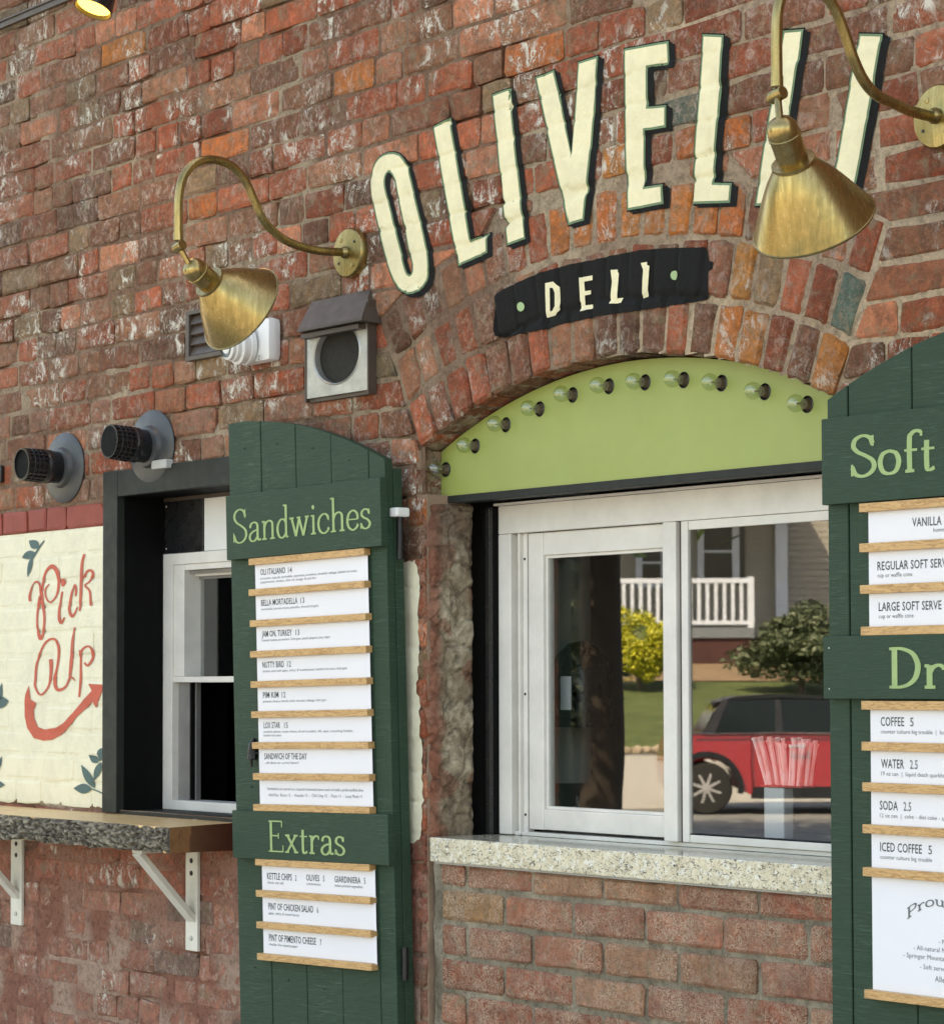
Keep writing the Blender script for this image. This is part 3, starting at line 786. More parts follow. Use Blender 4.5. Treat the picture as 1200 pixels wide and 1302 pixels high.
drape('arrow', [WP([(215, 190), (188, 260), (180, 330), (181, 420), (200, 510), (250, 585), (320, 604), (390, 598), (460, 560), (520, 500), (575, 425), (640, 368), (700, 308), (722, 360), (788, 182), (665, 175), (692, 228), (605, 320), (540, 400), (480, 470), (420, 508), (330, 520), (280, 500), (252, 430), (248, 370), (270, 320), (228, 292)], A5, S5)], .0018, M_['pickred'], pick, .005)
def leaf(base, a, b, w, parent):
    a = Vector(a); b = Vector(b); d = (b - a); nn = Vector((-d.y, d.x)).normalized() * w; pts = []
    for i in range(9):
        t = i / 8; pts.append(a + d * t + nn * math.sin(math.pi * t ** .85))
    for i in range(7, 0, -1):
        t = i / 8; pts.append(a + d * t - nn * math.sin(math.pi * t ** .85))
    drape('leaf', [WP([(p.x, p.y) for p in pts], base, S5)], .0018, M_['leaf'], parent, .006)
sp = empty('painted_leaf_sprig', tuple(W(40, 705)), 'small dark teal sprig of three leaves painted above the script lettering', 'painted leaves')
leaf(A4, (290, 335), (212, 280), 34, sp); leaf(A4, (262, 370), (165, 412), 32, sp); leaf(A4, (240, 400), (205, 556), 17, sp)
strokes('stem', [([(330, 280, 4), (295, 325, 7), (262, 380, 6), (240, 415, 5)], A4)], sp, M_['leaf'])
sp = empty('painted_leaf_sprig', tuple(W(115, 980)), 'teal olive sprig painted low beside the dark window trim', 'painted leaves')
leaf(A5, (712, 962), (608, 785), 30, sp); leaf(A5, (690, 968), (555, 962), 38, sp); leaf(A5, (786, 700), (730, 702), 40, sp); leaf(A5, (740, 770), (668, 712), 26, sp); leaf(A5, (760, 765), (708, 905), 26, sp)
drape('leaf', [WP([(735, 680), (786, 650), (786, 740), (745, 760)], A5, S5)], .0016, M_['leaf'], sp, .006)
strokes('stem', [([(690, 968, 4), (735, 985, 5), (786, 1010, 4)], A5)], sp, M_['leaf'])
sp = empty('painted_leaf_sprig', tuple(W(4, 890)), 'teal leaves of a painted branch cut by the left picture edge', 'painted leaves')
leaf(A5, (-60, 320), (66, 305), 48, sp); leaf(A5, (-25, 380), (14, 165), 22, sp); leaf(A5, (-70, 930), (38, 938), 30, sp); leaf(A5, (-20, 830), (10, 720), 14, sp)
# cream paint run over the edge between shutter and serving window
edgeL = [(W(p, q).x, W(p, q).z) for p, q in [(530, 712), (535, 745), (531, 790), (534, 830), (530, 870), (535, 900), (536, 950), (537, 1000), (538, 1040), (534, 1070)]]
co = drape('painted_edge', [[(-.22, edgeL[0][1] - .01), (-.02, edgeL[0][1] - .004)] + edgeL[0:] + [(-.02, edgeL[-1][1] - .006), (-.22, edgeL[-1][1] - .01)]], .0012, M_['cream'], None, .006, .006)
tag(co, 'flaking cream paint strip on the wall edge right of the left shutter', 'paint')
# ---------------------------------------------------------------- serving window and its surround
from mathutils.geometry import tessellate_polygon
def plate_holes(name, outer, holes, y0, y1, mat, parent, hmat=None):
    """flat board in x, z with real holes through it"""
    loops = [[Vector((p[0], p[1], 0)) for p in outer]] + [[Vector((p[0], p[1], 0)) for p in h] for h in holes]
    tri = tessellate_polygon(loops); flat = [p for l in loops for p in l]; n_ = len(flat)
    V = [(p.x, y0, p.y) for p in flat] + [(p.x, y1, p.y) for p in flat]
    F = [tuple(t) for t in tri] + [tuple(i + n_ for i in t)[::-1] for t in tri]
    b = 0
    for l in loops:
        m = len(l)
        for i in range(m): F.append((b + i, b + (i + 1) % m, b + (i + 1) % m + n_, b + i + n_))
        b += m
    m_ = MB(); m_.add(V, F); return m_.build(name, mat, parent)
sw = empty('serving_window', (.64, .15, 1.25), 'white aluminium sliding serving window under the lime arched panel', 'window')
GB = .060
bulbpx = [(567, 597), (604, 567), (643, 540), (686, 520), (728, 502), (774, 491), (820, 486), (869, 483), (917, 487), (972, 498), (1026, 514)]
lime = empty('arched_panel', (CX, GB, 1.93), 'lime green arched panel with a row of round clear bulbs above the serving window', 'panel')
LX = .0235
out = [(LX, 1.929)] + [(JX1 - .001, 1.929)]
ang = math.atan2(JX1 - CX - .001, SPZ)
arc_ = [(CX + (R0 - .002) * math.sin(a), CZ + (R0 - .002) * math.cos(a)) for a in np.linspace(math.asin((JX1 - .001 - CX) / R0), -math.asin((CX - LX) / R0), 50)]
holes = []; bp = []
for q in bulbpx:
    w = W(q[0], q[1], GB); bp.append(w); holes.append([(w.x + .0152 * math.cos(t * math.pi / 12), w.z + .0152 * math.sin(t * math.pi / 12)) for t in range(24)])
bp0 = bp[0]; holes = [h for h in holes if min(p[0] for p in h) > LX + .001]
plate_holes('panel', out + arc_, holes, GB, GB + .012, M_['lime'], lime)
b_ = MB(); b_.box((LX, GB - .003, 1.9140), (JX1 - .001, GB + .03, 1.9287), .001); b_.build('bottom_trim', M_['blackgap'].copy(), lime).data.materials[0] = M_['trim']
b_ = MB(); b_.box((LX, GB + .045, 1.915), (JX1, GB + .05, 2.14)); b_.build('backing', M_['blackgap'], lime)
first = None
LBL = ['leftmost bulb, half hidden in the corner where arch meets jamb', 'second bulb from the left end of the lime panel', 'third bulb from the left end of the lime panel', 'fourth bulb from the left, lower slope of the arch', 'fifth bulb from the left on the lime panel', 'bulb just left of the arch crown on the lime panel', 'middle bulb of the eleven under the arch crown', 'bulb just right of the middle one, highest of the row', 'third bulb from the right end of the lime panel', 'second bulb from the right end of the lime panel', 'rightmost bulb beside the green right shutter']
for i, w in enumerate(bp):
    t = empty('globe_bulb', (w.x, GB, w.z), 'clear round ' + LBL[i], 'light bulb', 'globe bulbs along the arched panel')
    if first is None or i == 1:
        small = (i == 0)
        A = axisM((0, 0, 0), (0, -1, 0))
        m = MB(); m.lathe([(.0182, -.030), (.0182, .0006), (.0160, .0018), (.0150, -.006), (.0150, -.028)], A, 24); s1 = m.build('socket', M_['plastic'], t, True, False)
        m = MB(); m.lathe([(0, -.010), (.0145, -.010), (.0145, -.003), (.0115, .001), (.0105, .010)], A, 20); s2 = m.build('base', M_['socketbrown'], t, True, False)
        prof = []
        for k_ in range(15):
            a = math.pi * (.12 + .88 * k_ / 14); prof.append((max(.0, .0195 * math.sin(a)), (.033 - .0195 * math.cos(a))))
        prof = [(.0085, .008), (.0090, .013)] + prof[1:]
        m = MB(); m.lathe(prof, A, 24); s3 = m.build('globe', M_['bulb'], t, 2, False)
        m = MB(); m.tube([(0, -.012, 0), (0, -.034, 0)], .0022, 6); m.tube([(-.007, -.036, .001), (-.003, -.044, .003), (.003, -.044, .003), (.007, -.036, .001)], .0007, 5); s4 = m.build('filament', M_['galv'], t, True, False)
        kids = [s1, s2, s3, s4]; first = t
    else:
        for s_ in kids:
            c_ = s_.copy(); COL.objects.link(c_); c_.parent = t
    if i == 0:
        for c_ in t.children: pass
        t.location = (w.x, GB - .001, w.z)
    t.scale = (.82, .82, .82)

def wbox(mb, x0, x1, z0, z1, y0, y1, bev=.0015): return mb.box((x0, y0, z0), (x1, y1, z1), bev)
FY = .150
m = MB(); wbox(m, JX0 + .002, .094, 1.249, 1.906, .138, .175); m.build('side_filler', M_['blackgap'], sw)
m = MB(); wbox(m, .080, .094, 1.249, 1.906, .128, .137); m.build('side_strip', M_['plastic'], sw)
m = MB(); wbox(m, .095, 1.30, 1.852, 1.9085, FY, FY + .08, .002); fr = m.build('head', M_['alu'], sw)
m = MB(); wbox(m, .095, 1.30, 1.9090, 1.9135, FY - .012, FY + .05, 0); m.build('head_flashing', M_['alu'], sw)
m = MB(); wbox(m, .095, .135, 1.250, 1.8515, FY, FY + .08, .002); m.build('jamb', M_['alu'], sw)
m = MB(); wbox(m, .1355, .150, 1.250, 1.8515, FY + .022, FY + .07, .001); wbox(m, .150, .1560, 1.250, 1.8515, FY + .006, FY + .07, .001); wbox(m, .1565, .1700, 1.250, 1.8515, FY + .014, FY + .07, .001); tr = m.build('track', M_['alu'], sw)
for z in (1.80, 1.53, 1.29):
    m = MB(); m.lathe([(.0028, 0), (.0026, .0012), (0, .0014)], axisM((.163, FY + .0138, z), (0, -1, 0)), 12); m.build('screw', M_['iron'], tr)
m = MB(); wbox(m, .1705, .176, 1.252, 1.8515, FY + .03, FY + .07, 0); m.build('seal', M_['blackgap'], sw)
m = MB(); wbox(m, .095, 1.30, 1.2487, 1.2565, FY + .010, FY + .08, .001); m.build('sill_track', M_['alu'], sw)
# sliding sash
sa = [(.176, .236), (.590, .630)]
m = MB(); wbox(m, .176, .222, 1.262, 1.8505, FY + .012, FY + .042, .0025); m.build('sash_stile', M_['alu'], sw)
m = MB(); wbox(m, .222, .592, 1.805, 1.8505, FY + .0125, FY + .0415, .0025); m.build('sash_rail', M_['alu'], sw)
m = MB(); wbox(m, .222, .592, 1.2625, 1.303, FY + .0125, FY + .0415, .0025); m.build('sash_rail', M_['alu'], sw)
m = MB()
for a, b, c, d in ((.222, .228, 1.303, 1.805), (.228, .592, 1.799, 1.805), (.228, .592, 1.303, 1.309)): wbox(m, a, b, c, d, FY + .019, FY + .036, .0008)
m.build('glazing_bead', M_['alu'], sw)
m = MB(); wbox(m, .592, .629, 1.2575, 1.8515, FY - .004, FY + .034, .0025); m.build('meeting_stile', M_['alu'], sw)
m = MB(); wbox(m, .6295, .636, 1.2575, 1.8515, FY + .006, FY + .012, 0); m.build('seal', M_['hood'], sw)
m = MB(); wbox(m, .6365, .655, 1.2575, 1.8515, FY + .002, FY + .011, .002); m.build('fixed_stile', M_['alu'], sw)
m = MB(); wbox(m, .6555, 1.30, 1.8345, 1.8515, FY + .003, FY + .012, .002); m.build('fixed_rail', M_['alu'], sw)
m = MB(); wbox(m, .6555, 1.30, 1.2575, 1.2720, FY + .003, FY + .012, .002); m.build('fixed_rail', M_['alu'], sw)
m = MB(); wbox(m, .6555, 1.30, 1.2722, 1.2738, FY + .0035, FY + .03, 0); m.build('seal', M_['blackgap'], sw)
# corner mitres: thin dark joints proud of nothing, cut as narrow recesses
m = MB(); m.box((.2235, FY + .0235, 1.305), (.594, FY + .0251, 1.803)); m.build('glass_pane', M_['glass'], sw)
m = MB(); m.box((.6565, FY + .007, 1.2735), (1.30, FY + .0086, 1.8345)); m.build('glass_pane', M_['glass'], sw)
# granite counter
m = MB(); m.box((.078, -.012, 1.2005), (1.20, .16, 1.2483), .003); o = m.build('granite_sill', M_['granite'])
o.data.materials.append(M_['granite_e'])
for p in o.data.polygons: p.material_index = 0 if p.normal.z > .8 else 1
tag(o, 'speckled cream granite counter slab under the serving window', 'counter')
m = MB(); m.box((.085, -.004, 1.1965), (JX1, .05, 1.2003)); tag(m.build('mortar_bed', M_['concrete']), 'thin mortar bed squeezed out beneath the granite counter', 'mortar')

# ---------------------------------------------------------------- pick-up window on the left
pw = empty('pickup_window', (-.88, 0, 1.26), 'pick-up window in a dark grey trim with black recess left of the Sandwiches shutter', 'window')
m = MB(); m.box((-1.2135, -.008, 1.250), (-1.147, .013, 2.056), .0015); m.build('trim_board', M_['trim'], pw)
m = MB(); m.box((-.62, -.008, 1.250), (-.556, .013, 2.056), .0015); m.build('trim_board', M_['trim'], pw)
m = MB(); m.box((-1.1465, -.0075, 1.994), (-.6205, .013, 2.0555), .0015); m.build('trim_board', M_['trim'], pw)
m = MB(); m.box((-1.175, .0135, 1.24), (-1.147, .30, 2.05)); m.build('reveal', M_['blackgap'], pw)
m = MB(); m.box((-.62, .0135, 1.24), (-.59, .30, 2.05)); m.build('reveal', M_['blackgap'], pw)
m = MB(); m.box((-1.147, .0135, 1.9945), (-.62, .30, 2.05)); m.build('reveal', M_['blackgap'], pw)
PY = .118
def pz(px, py, Y=PY): return W(px, py, Y).z
m = MB(); m.box((-1.147, -.0, 1.2485), (-.62, PY + .06, 1.2555)); m.build('sill', M_['trim'], pw)
zt = 1.862
m = MB(); m.box((-1.1465, PY + .004, zt), (W(256, 670, PY).x, PY + .02, 1.9935), .001); bp_ = m.build('black_panel', M_['plastic'], pw)
for z_ in (zt + .012, 1.975):
    m = MB(); m.lathe([(.0022, 0), (0, .001)], axisM((-1.139, PY + .0038, z_), (0, -1, 0)), 8); m.build('screw', M_['alu'], bp_)
m = MB(); m.box((W(256.8, 670, PY).x, PY + .006, zt), (-.62, PY + .02, 1.985), .001); m.build('white_panel', M_['white'], pw)
m = MB(); m.box((-1.1465, PY + .001, 1.9855), (-.62, PY + .02, 1.994)); m.build('head_bar', M_['hood'], pw)
m = MB()
m.box((-1.1465, PY, 1.256), (W(219, 800, PY).x, PY + .06, zt - .001), .0015)
m.build('frame_stile', M_['alu'], pw)
x1 = W(219, 800, PY).x; x2 = W(232, 800, PY).x; x3 = W(240, 800, PY).x
m = MB(); m.box((x1, PY + .0005, 1.834), (-.62, PY + .06, zt - .0012), .0015); m.build('frame_rail', M_['alu'], pw)
m = MB(); m.box((x1, PY + .0005, 1.2562), (-.62, PY + .06, 1.279), .0015); m.build('frame_rail', M_['alu'], pw)
m = MB(); m.box((x1, PY + .0045, 1.570), (x2, PY + .06, 1.8338), .001); m.box((x2, PY + .005, 1.820), (-.62, PY + .055, 1.8337), .001); m.build('upper_sash', M_['alu'], pw)
m = MB(); m.box((x1, PY + .003, 1.556), (-.62, PY + .06, 1.5695), .001); m.build('meeting_rail', M_['alu'], pw)
for k_, (a, yy, mt) in enumerate(((236, .020, 'aludark'), (241, .034, 'alu'), (247, .046, 'aludark'))):
    xx = W(a, 800, PY + yy).x; m = MB(); m.box((xx, PY + yy, 1.574), (xx + .008, PY + yy + .012, 1.8195)); m.box((xx, PY + yy, 1.812 - k_ * .006), (-.62, PY + yy + .011, 1.8195 - k_ * .006)); m.build('sash_track', M_[mt], pw)
m = MB(); m.box((x1, PY + .018, 1.2795), (W(241, 950, PY + .018).x, PY + .03, 1.5555)); m.build('side_panel', M_['aludark'], pw)
for a, yy, mt in ((241.5, .020, 'blackgap'), (248, .030, 'aludark')):
    xx = W(a, 950, PY + yy).x; m = MB(); m.box((xx, PY + yy, 1.2795), (xx + .006, PY + yy + .012, 1.5555)); m.build('sash_track', M_[mt], pw)
m = MB(); m.box((x2, PY + .050, 1.5695), (-.62, PY + .052, 1.82)); m.build('glass_pane', M_['glass'], pw)

# live-edge shelf
sh = empty('live_edge_shelf', (-1.5, -.08, 1.18), 'thick live-edge wooden shelf with a rough bark front below the pick-up window', 'shelf')
m = MB(); m.add([(-2.5, -.168, 1.187), (-.6434, -.168, 1.187), (-.6434, -.0005, 1.187), (-2.5, -.0005, 1.187), (-2.5, -.168, 1.2425), (-.6434, -.168, 1.2425), (-.6434, -.0005, 1.2475), (-2.5, -.0005, 1.2475)], [(0, 3, 2, 1), (4, 5, 6, 7), (0, 1, 5, 4), (1, 2, 6, 5), (2, 3, 7, 6), (3, 0, 4, 7)]); wood_ = m.build('slab', mat_wood('shelf_wood', (.80, .55, .27), (.58, .33, .13), 0, .9, .35, True, .0), sh)
def endgrain():
    t = NT('end_grain'); p = t.pos(); s_ = t.node('ShaderNodeSeparateXYZ'); t.link(p, s_.inputs[0])
    w = t.math('ADD', s_.outputs[1], t.math('MULTIPLY', t.math('SUBTRACT', t.noise(p, 14, 3), .5), .04))
    c = t.ramp(t.math('MULTIPLY', t.math('ADD', w, .18), 5.5), [(.0, (.20, .095, .035)), (.33, (.22, .10, .04)), (.37, (.10, .045, .02)), (.9, (.075, .022, .010))])
    c = t.mix(c, (.05, .018, .01), t.ramp(t.noise(p, 60, 5, .7, .5, (1, 3, 1)), [(.5, 0), (.7, .7)]))
    return t.done(c, .42, 0, t.bump(t.noise(p, 120, 4), .2, .002))
wood_.data.materials.append(endgrain())
for p in wood_.data.polygons:
    if p.normal.x > .8: p.material_index = 1
V, C, F = [], [], []; xs3 = list(np.arange(-2.5, -.642, .0034)); nzv = 17
for i, x in enumerate(xs3):
    for j in range(nzv):
        t_ = j / (nzv - 1); zz = 1.2425 - t_ * .0555
        v3 = Vector((x * 26, t_ * 4.2, 1.7)); vd = noise.voronoi(Vector((x * 34 + .6 * noise.noise(Vector((x * 20, t_ * 3, 0))), t_ * 3.4 + .5 * noise.noise(Vector((x * 25, t_ * 2, 7))), 0)))[0]
        wv = Vector((x * 15 + 1.3 * noise.noise(Vector((x * 12, t_ * 2.5, 3))), t_ * 5.5 + 1.6 * noise.noise(Vector((x * 15, t_ * 2, 8))), 2.0))
        crack = min(1, abs(noise.noise(wv)) * 3.0) * .65 + .35 * min(1, abs(noise.noise(wv * 2.3)) * 3.2); fr = noise.fractal(v3 * 1.8, 1, 2, 5)
        swell = .006 * noise.noise(Vector((x * 5, 0, 3))) + .0045 * math.sin(math.pi * t_)
        y = -.1665 - swell - .0095 * crack - .004 * fr
        if j == 0: y = -.1675 - .5 * swell
        zz += .004 * noise.noise(Vector((x * 22, t_ * 2, 5))) * (0 if j == 0 else 1) - (.007 * max(0, noise.noise(Vector((x * 9, 1, 5)))) if j > nzv - 4 else 0)
        V.append((x, y, zz)); k_ = (.10 + .90 * crack) * (.85 + .5 * fr)
        base = Vector((.36, .31, .23)) if noise.noise(Vector((x * 60, t_ * 9, 4))) > -.05 else Vector((.14, .115, .085))
        C.append((*(base * k_ * 1.1), 1))
    V.append((x, -.150, 1.1865)); C.append((.05, .04, .03, 1))
nn = nzv + 1
for i in range(len(xs3) - 1):
    for j in range(nn - 1): a = i * nn + j; F.append((a, a + 1, a + nn + 1, a + nn))
o = mesh('bark_edge', V, F, M_['bark'], sh, False)
o.data.color_attributes.new('Col', 'FLOAT_COLOR', 'POINT').data.foreach_set('color', np.array(C, dtype=np.float32).ravel())
m = MB(); ring = [V[(len(xs3) - 1) * nn + j] for j in range(nn)]; m.add([*ring, (-.6445, -.15, 1.243)], [tuple(range(nn + 1))]); o = m.build('bark_end', M_['bark'], sh)
o.data.color_attributes.new('Col', 'FLOAT_COLOR', 'POINT').data.foreach_set('color', np.array([(.12, .10, .08, 1)] * len(o.data.vertices), dtype=np.float32).ravel())
def bracket(x0, x1, zb, label, bx0):
    t = empty('shelf_bracket', ((x0 + x1) / 2, 0, zb), label, 'bracket', 'white brackets under the live-edge shelf')
    m = MB(); m.box((x0, -.0085, zb), (x1, -.0005, 1.1869), .0012); up = m.build('upright', M_['bracket'], t)
    m = MB(); m.box((x0 + .004, -.150, 1.1785), (x1 - .004, -.009, 1.1869), .001); m.build('arm', M_['bracket'], t)
    xm = (x0 + x1) / 2; a = Vector((xm, -.145, 1.176)); b = Vector((xm, -.007, zb + .070)); d = (b - a).normalized()
    Mx = Matrix((Vector((1, 0, 0)), d.cross(Vector((1, 0, 0))), d)).transposed().to_4x4(); Mx.translation = a
    m = MB(); m.box((-.017, -.0065, -.004), (.017, .0065, (b - a).length), .0015, Mx); m.build('brace', M_['bracket'], t)
    for z_ in (1.156, 1.128, zb + .028):
        m = MB(); m.lathe([(.0058, 0), (.0055, .002), (.002, .0032), (0, .0028)], axisM((xm, -.0085, z_), (0, -1, 0)), 14); m.build('screw', M_['galv'] if z_ < 1.1 else M_['iron'], up)
bracket(-.838, -.788, .955, 'white metal shelf bracket nearer the Sandwiches shutter', 0)
bracket(-1.662, -1.606, .955, 'white metal shelf bracket at the left picture edge', 0)

# ---------------------------------------------------------------- lettering
UNIT = {}
def glyph(ch):
    """strokes in units of cap height, advance; each stroke (points, curve?) plus bars for serifs"""
    x = .56
    G_ = {
     'S': ([([(.50, .78), (.44, .94), (.29, 1.01), (.13, .93), (.08, .76), (.17, .61), (.34, .50), (.49, .37), (.53, .20), (.44, .05), (.28, -.02), (.13, .04), (.05, .22)], 1)], [(.50, .73, .50, 1.0), (.05, .0, .05, .29)], .60),
     'a': ([([(.08, .40), (.13, .52), (.25, x), (.35, .50), (.37, .38), (.37, .10), (.42, .01), (.49, .04)], 1), ([(.37, .33), (.20, .28), (.09, .19), (.07, .08), (.15, -.01), (.27, .01), (.37, .13)], 1)], [], .52),
     'n': ([([(.11, x), (.11, 0)], 0), ([(.11, .36), (.18, .50), (.30, x), (.40, .50), (.42, .38), (.42, .0)], 1)], [(.02, .545, .11, .545), (.02, .012, .20, .012), (.33, .012, .51, .012)], .55),
     'd': ([([(.38, .42), (.30, .54), (.18, .54), (.08, .40), (.06, .24), (.11, .06), (.22, -.01), (.33, .06), (.38, .15)], 1), ([(.38, .98), (.38, .02)], 0)], [(.28, .965, .38, .965), (.38, .012, .47, .012)], .51),
     'w': ([([(.08, x), (.23, 0)], 0), ([(.23, 0), (.36, .52)], 0), ([(.36, .52), (.51, 0)], 0), ([(.51, 0), (.66, x)], 0)], [(.0, .545, .17, .545), (.28, .545, .42, .545), (.58, .545, .73, .545)], .76),
     'i': ([([(.12, x), (.12, 0)], 0), ([(.115, .80), (.125, .80)], 2)], [(.03, .545, .12, .545), (.03, .012, .21, .012)], .25),
     'c': ([([(.42, .40), (.35, .53), (.23, x), (.10, .46), (.05, .27), (.10, .08), (.23, -.01), (.36, .04), (.43, .15)], 1)], [(.42, .36, .42, .50)], .47),
     'h': ([([(.12, 1.0), (.12, 0)], 0), ([(.12, .36), (.19, .50), (.31, x), (.41, .50), (.43, .38), (.43, .0)], 1)], [(.02, .985, .12, .985), (.03, .012, .21, .012), (.34, .012, .52, .012)], .56),
     'e': ([([(.07, .30), (.42, .30)], 3), ([(.42, .30), (.40, .46), (.27, x), (.12, .48), (.06, .28), (.10, .09), (.24, -.01), (.37, .05), (.43, .15)], 1)], [], .49),
     's': ([([(.33, .43), (.29, .52), (.19, x), (.09, .50), (.07, .40), (.14, .32), (.27, .25), (.35, .14), (.30, .03), (.19, -.01), (.09, .04), (.04, .14)], 1)], [(.33, .40, .33, x), (.04, .0, .04, .17)], .42),
     'E': ([([(.13, 1.0), (.13, 0)], 0), ([(.04, .985), (.55, .985)], 3), ([(.13, .52), (.42, .52)], 3), ([(.04, .015), (.58, .015)], 3)], [(.55, .80, .55, 1.0), (.42, .43, .42, .61), (.59, .0, .59, .22)], .66),
     'x': ([([(.08, x), (.42, 0)], 0), ([(.41, x), (.08, 0)], 3)], [(.01, .545, .18, .545), (.33, .545, .49, .545), (.0, .012, .16, .012), (.34, .012, .50, .012)], .52),
     't': ([([(.15, .74), (.15, .12), (.20, .0), (.31, .05)], 1), ([(.04, .53), (.31, .53)], 3)], [], .36),
     'r': ([([(.12, x), (.12, 0)], 0), ([(.12, .36), (.19, .50), (.29, x), (.38, .52)], 1)], [(.03, .545, .12, .545), (.03, .012, .23, .012), (.38, .44, .38, .55)], .42),
     'o': ([([(.26, x), (.12, .49), (.06, .28), (.12, .06), (.26, -.01), (.40, .06), (.46, .28), (.40, .49), (.26, x)], 1)], [], .54),
     'f': ([([(.15, 0), (.15, .78), (.19, .93), (.29, 1.0), (.40, .96)], 1), ([(.04, .53), (.31, .53)], 3)], [(.06, .012, .25, .012), (.40, .86, .40, .98)], .36),
     'D': ([([(.15, 1.0), (.15, 0)], 0), ([(.05, .985), (.28, .985), (.48, .88), (.58, .68), (.60, .48), (.55, .25), (.43, .09), (.26, .015), (.05, .015)], 1)], [], .70),
     'k': ([([(.12, 1.0), (.12, 0)], 0), ([(.40, .54), (.12, .24)], 3), ([(.22, .34), (.43, 0)], 0)], [(.02, .985, .12, .985), (.03, .012, .21, .012), (.30, .545, .48, .545), (.35, .012, .53, .012)], .55),
     'P': ([([(.15, 1.0), (.15, 0)], 0), ([(.05, .985), (.32, .985), (.50, .88), (.53, .72), (.46, .54), (.30, .47), (.15, .47)], 1)], [(.05, .012, .27, .012)], .60),
     'u': ([([(.11, x), (.11, .18), (.18, .02), (.30, .0), (.40, .12)], 1), ([(.41, x), (.41, 0)], 0)], [(.02, .545, .11, .545), (.32, .545, .41, .545), (.41, .012, .50, .012)], .54),
     'l': ([([(.12, 1.0), (.12, 0)], 0)], [(.02, .985, .12, .985), (.03, .012, .21, .012)], .24),
     'y': ([([(.08, x), (.25, .0)], 0), ([(.41, x), (.24, -.05), (.12, -.22), (.03, -.20)], 1)], [(.0, .545, .17, .545), (.33, .545, .49, .545)], .50)}
    return G_[ch]
def serif_word(word, x0, z0, w, h, y, mat, parent, thick=.105, thin=.040, bend=None, name='letter'):
    adv = sum(glyph(c)[2] for c in word); sx = w / adv; sz = h; pen = 0
    for li, ch in enumerate(word):
        st, bars, ad = glyph(ch); V, F = [], []; lay = 0
        def quad(ps):
            nonlocal lay
            n_ = len(V); lay += 1
            for p in ps: V.append(Vector((p[0], y - .00012 * lay, p[1])))
            F.append(tuple(range(n_, n_ + len(ps))))
        tz = h
        for pts, kind in st:
            c = catmull(pts, 6) if kind == 1 else [Vector((p[0], p[1], 0)) for p in pts]
            P = [Vector((x0 + (pen + p.x) * sx, z0 + p.y * sz)) for p in c]
            L_, R_ = [], []
            for i, p in enumerate(P):
                d = (P[min(i + 1, len(P) - 1)] - P[max(i - 1, 0)]).normalized(); nn = Vector((-d.y, d.x))
                s_ = abs(d.y) ** 1.3
                wd = (thin + (thick - thin) * s_) * tz / 2 * (1.0 if kind != 3 else .9)
                if kind == 2: wd = thick * tz * .62
                if kind == 0: wd *= 1.0
                L_.append(p + nn * wd); R_.append(p - nn * wd)
            if kind == 2:
                quad([P[0] + Vector((math.cos(a), math.sin(a))) * thick * tz * .62 for a in [k_ * math.pi / 6 for k_ in range(12)]]); continue
            lay += 1; n_ = len(V)
            for a, b in zip(L_, R_): V.append(Vector((a.x, y - .00012 * lay, a.y))); V.append(Vector((b.x, y - .00012 * lay, b.y)))
            for i in range(len(P) - 1): F.append((n_ + 2 * i, n_ + 2 * i + 1, n_ + 2 * i + 3, n_ + 2 * i + 2))
        for a, b, c_, d_ in bars:
            p = Vector((x0 + (pen + a) * sx, z0 + b * sz)); q = Vector((x0 + (pen + c_) * sx, z0 + d_ * sz)); d = (q - p).normalized(); nn = Vector((-d.y, d.x)) * thin * 1.15 * tz / 2
            quad([p + nn, p - nn, q - nn, q + nn])
        if bend:
            for v in V:
                v.z += bend((v.x - x0) / w)
        pen += ad
        m = MB(); m.add(V, F); o = m.build(name, mat, parent, False, False, False)
        bm = bmesh.new(); bm.from_mesh(o.data)
        for f in bm.faces:
            f.normal_update()
            if f.normal.y > 0: f.normal_flip()
        bm.to_mesh(o.data); bm.free()
_fcache = {}
def text_geo(s, bold=0.0):
    if s in _fcache: return _fcache[s]
    cu = bpy.data.curves.new('t', 'FONT'); cu.body = s; cu.size = 1; cu.resolution_u = 2; cu.space_character = 1.04 + bold * 1.5; cu.offset = bold
    ob = bpy.data.objects.new('t', cu); COL.objects.link(ob)
    dg = bpy.context.evaluated_depsgraph_get(); dg.update(); me = bpy.data.meshes.new_from_object(ob.evaluated_get(dg))
    V = [(v.co.x, v.co.y) for v in me.vertices]; F = [tuple(p.vertices) for p in me.polygons]
    bpy.data.objects.remove(ob); bpy.data.curves.remove(cu); bpy.data.meshes.remove(me)
    x0 = min(v[0] for v in V); x1 = max(v[0] for v in V)
    _fcache[s] = ([((v[0] - x0) / (x1 - x0), v[1] / .7) for v in V], F); return _fcache[s]
def caps(name, s, x0, z0, w, h, y, mat, parent):
    """flat print: s set w wide with capitals h tall on its baseline z0"""
    V, F = text_geo(s, .011 if h > .0115 else 0.0); m = MB(); m.add([(x0 + v[0] * w, y, z0 + v[1] * h) for v in V], F)
    o = m.build(name, mat, parent, False, False, False)
    bm = bmesh.new(); bm.from_mesh(o.data)
    for f in bm.faces:
        f.normal_update()
        if f.normal.y > 0: f.normal_flip()
    bm.to_mesh(o.data); bm.free(); return o

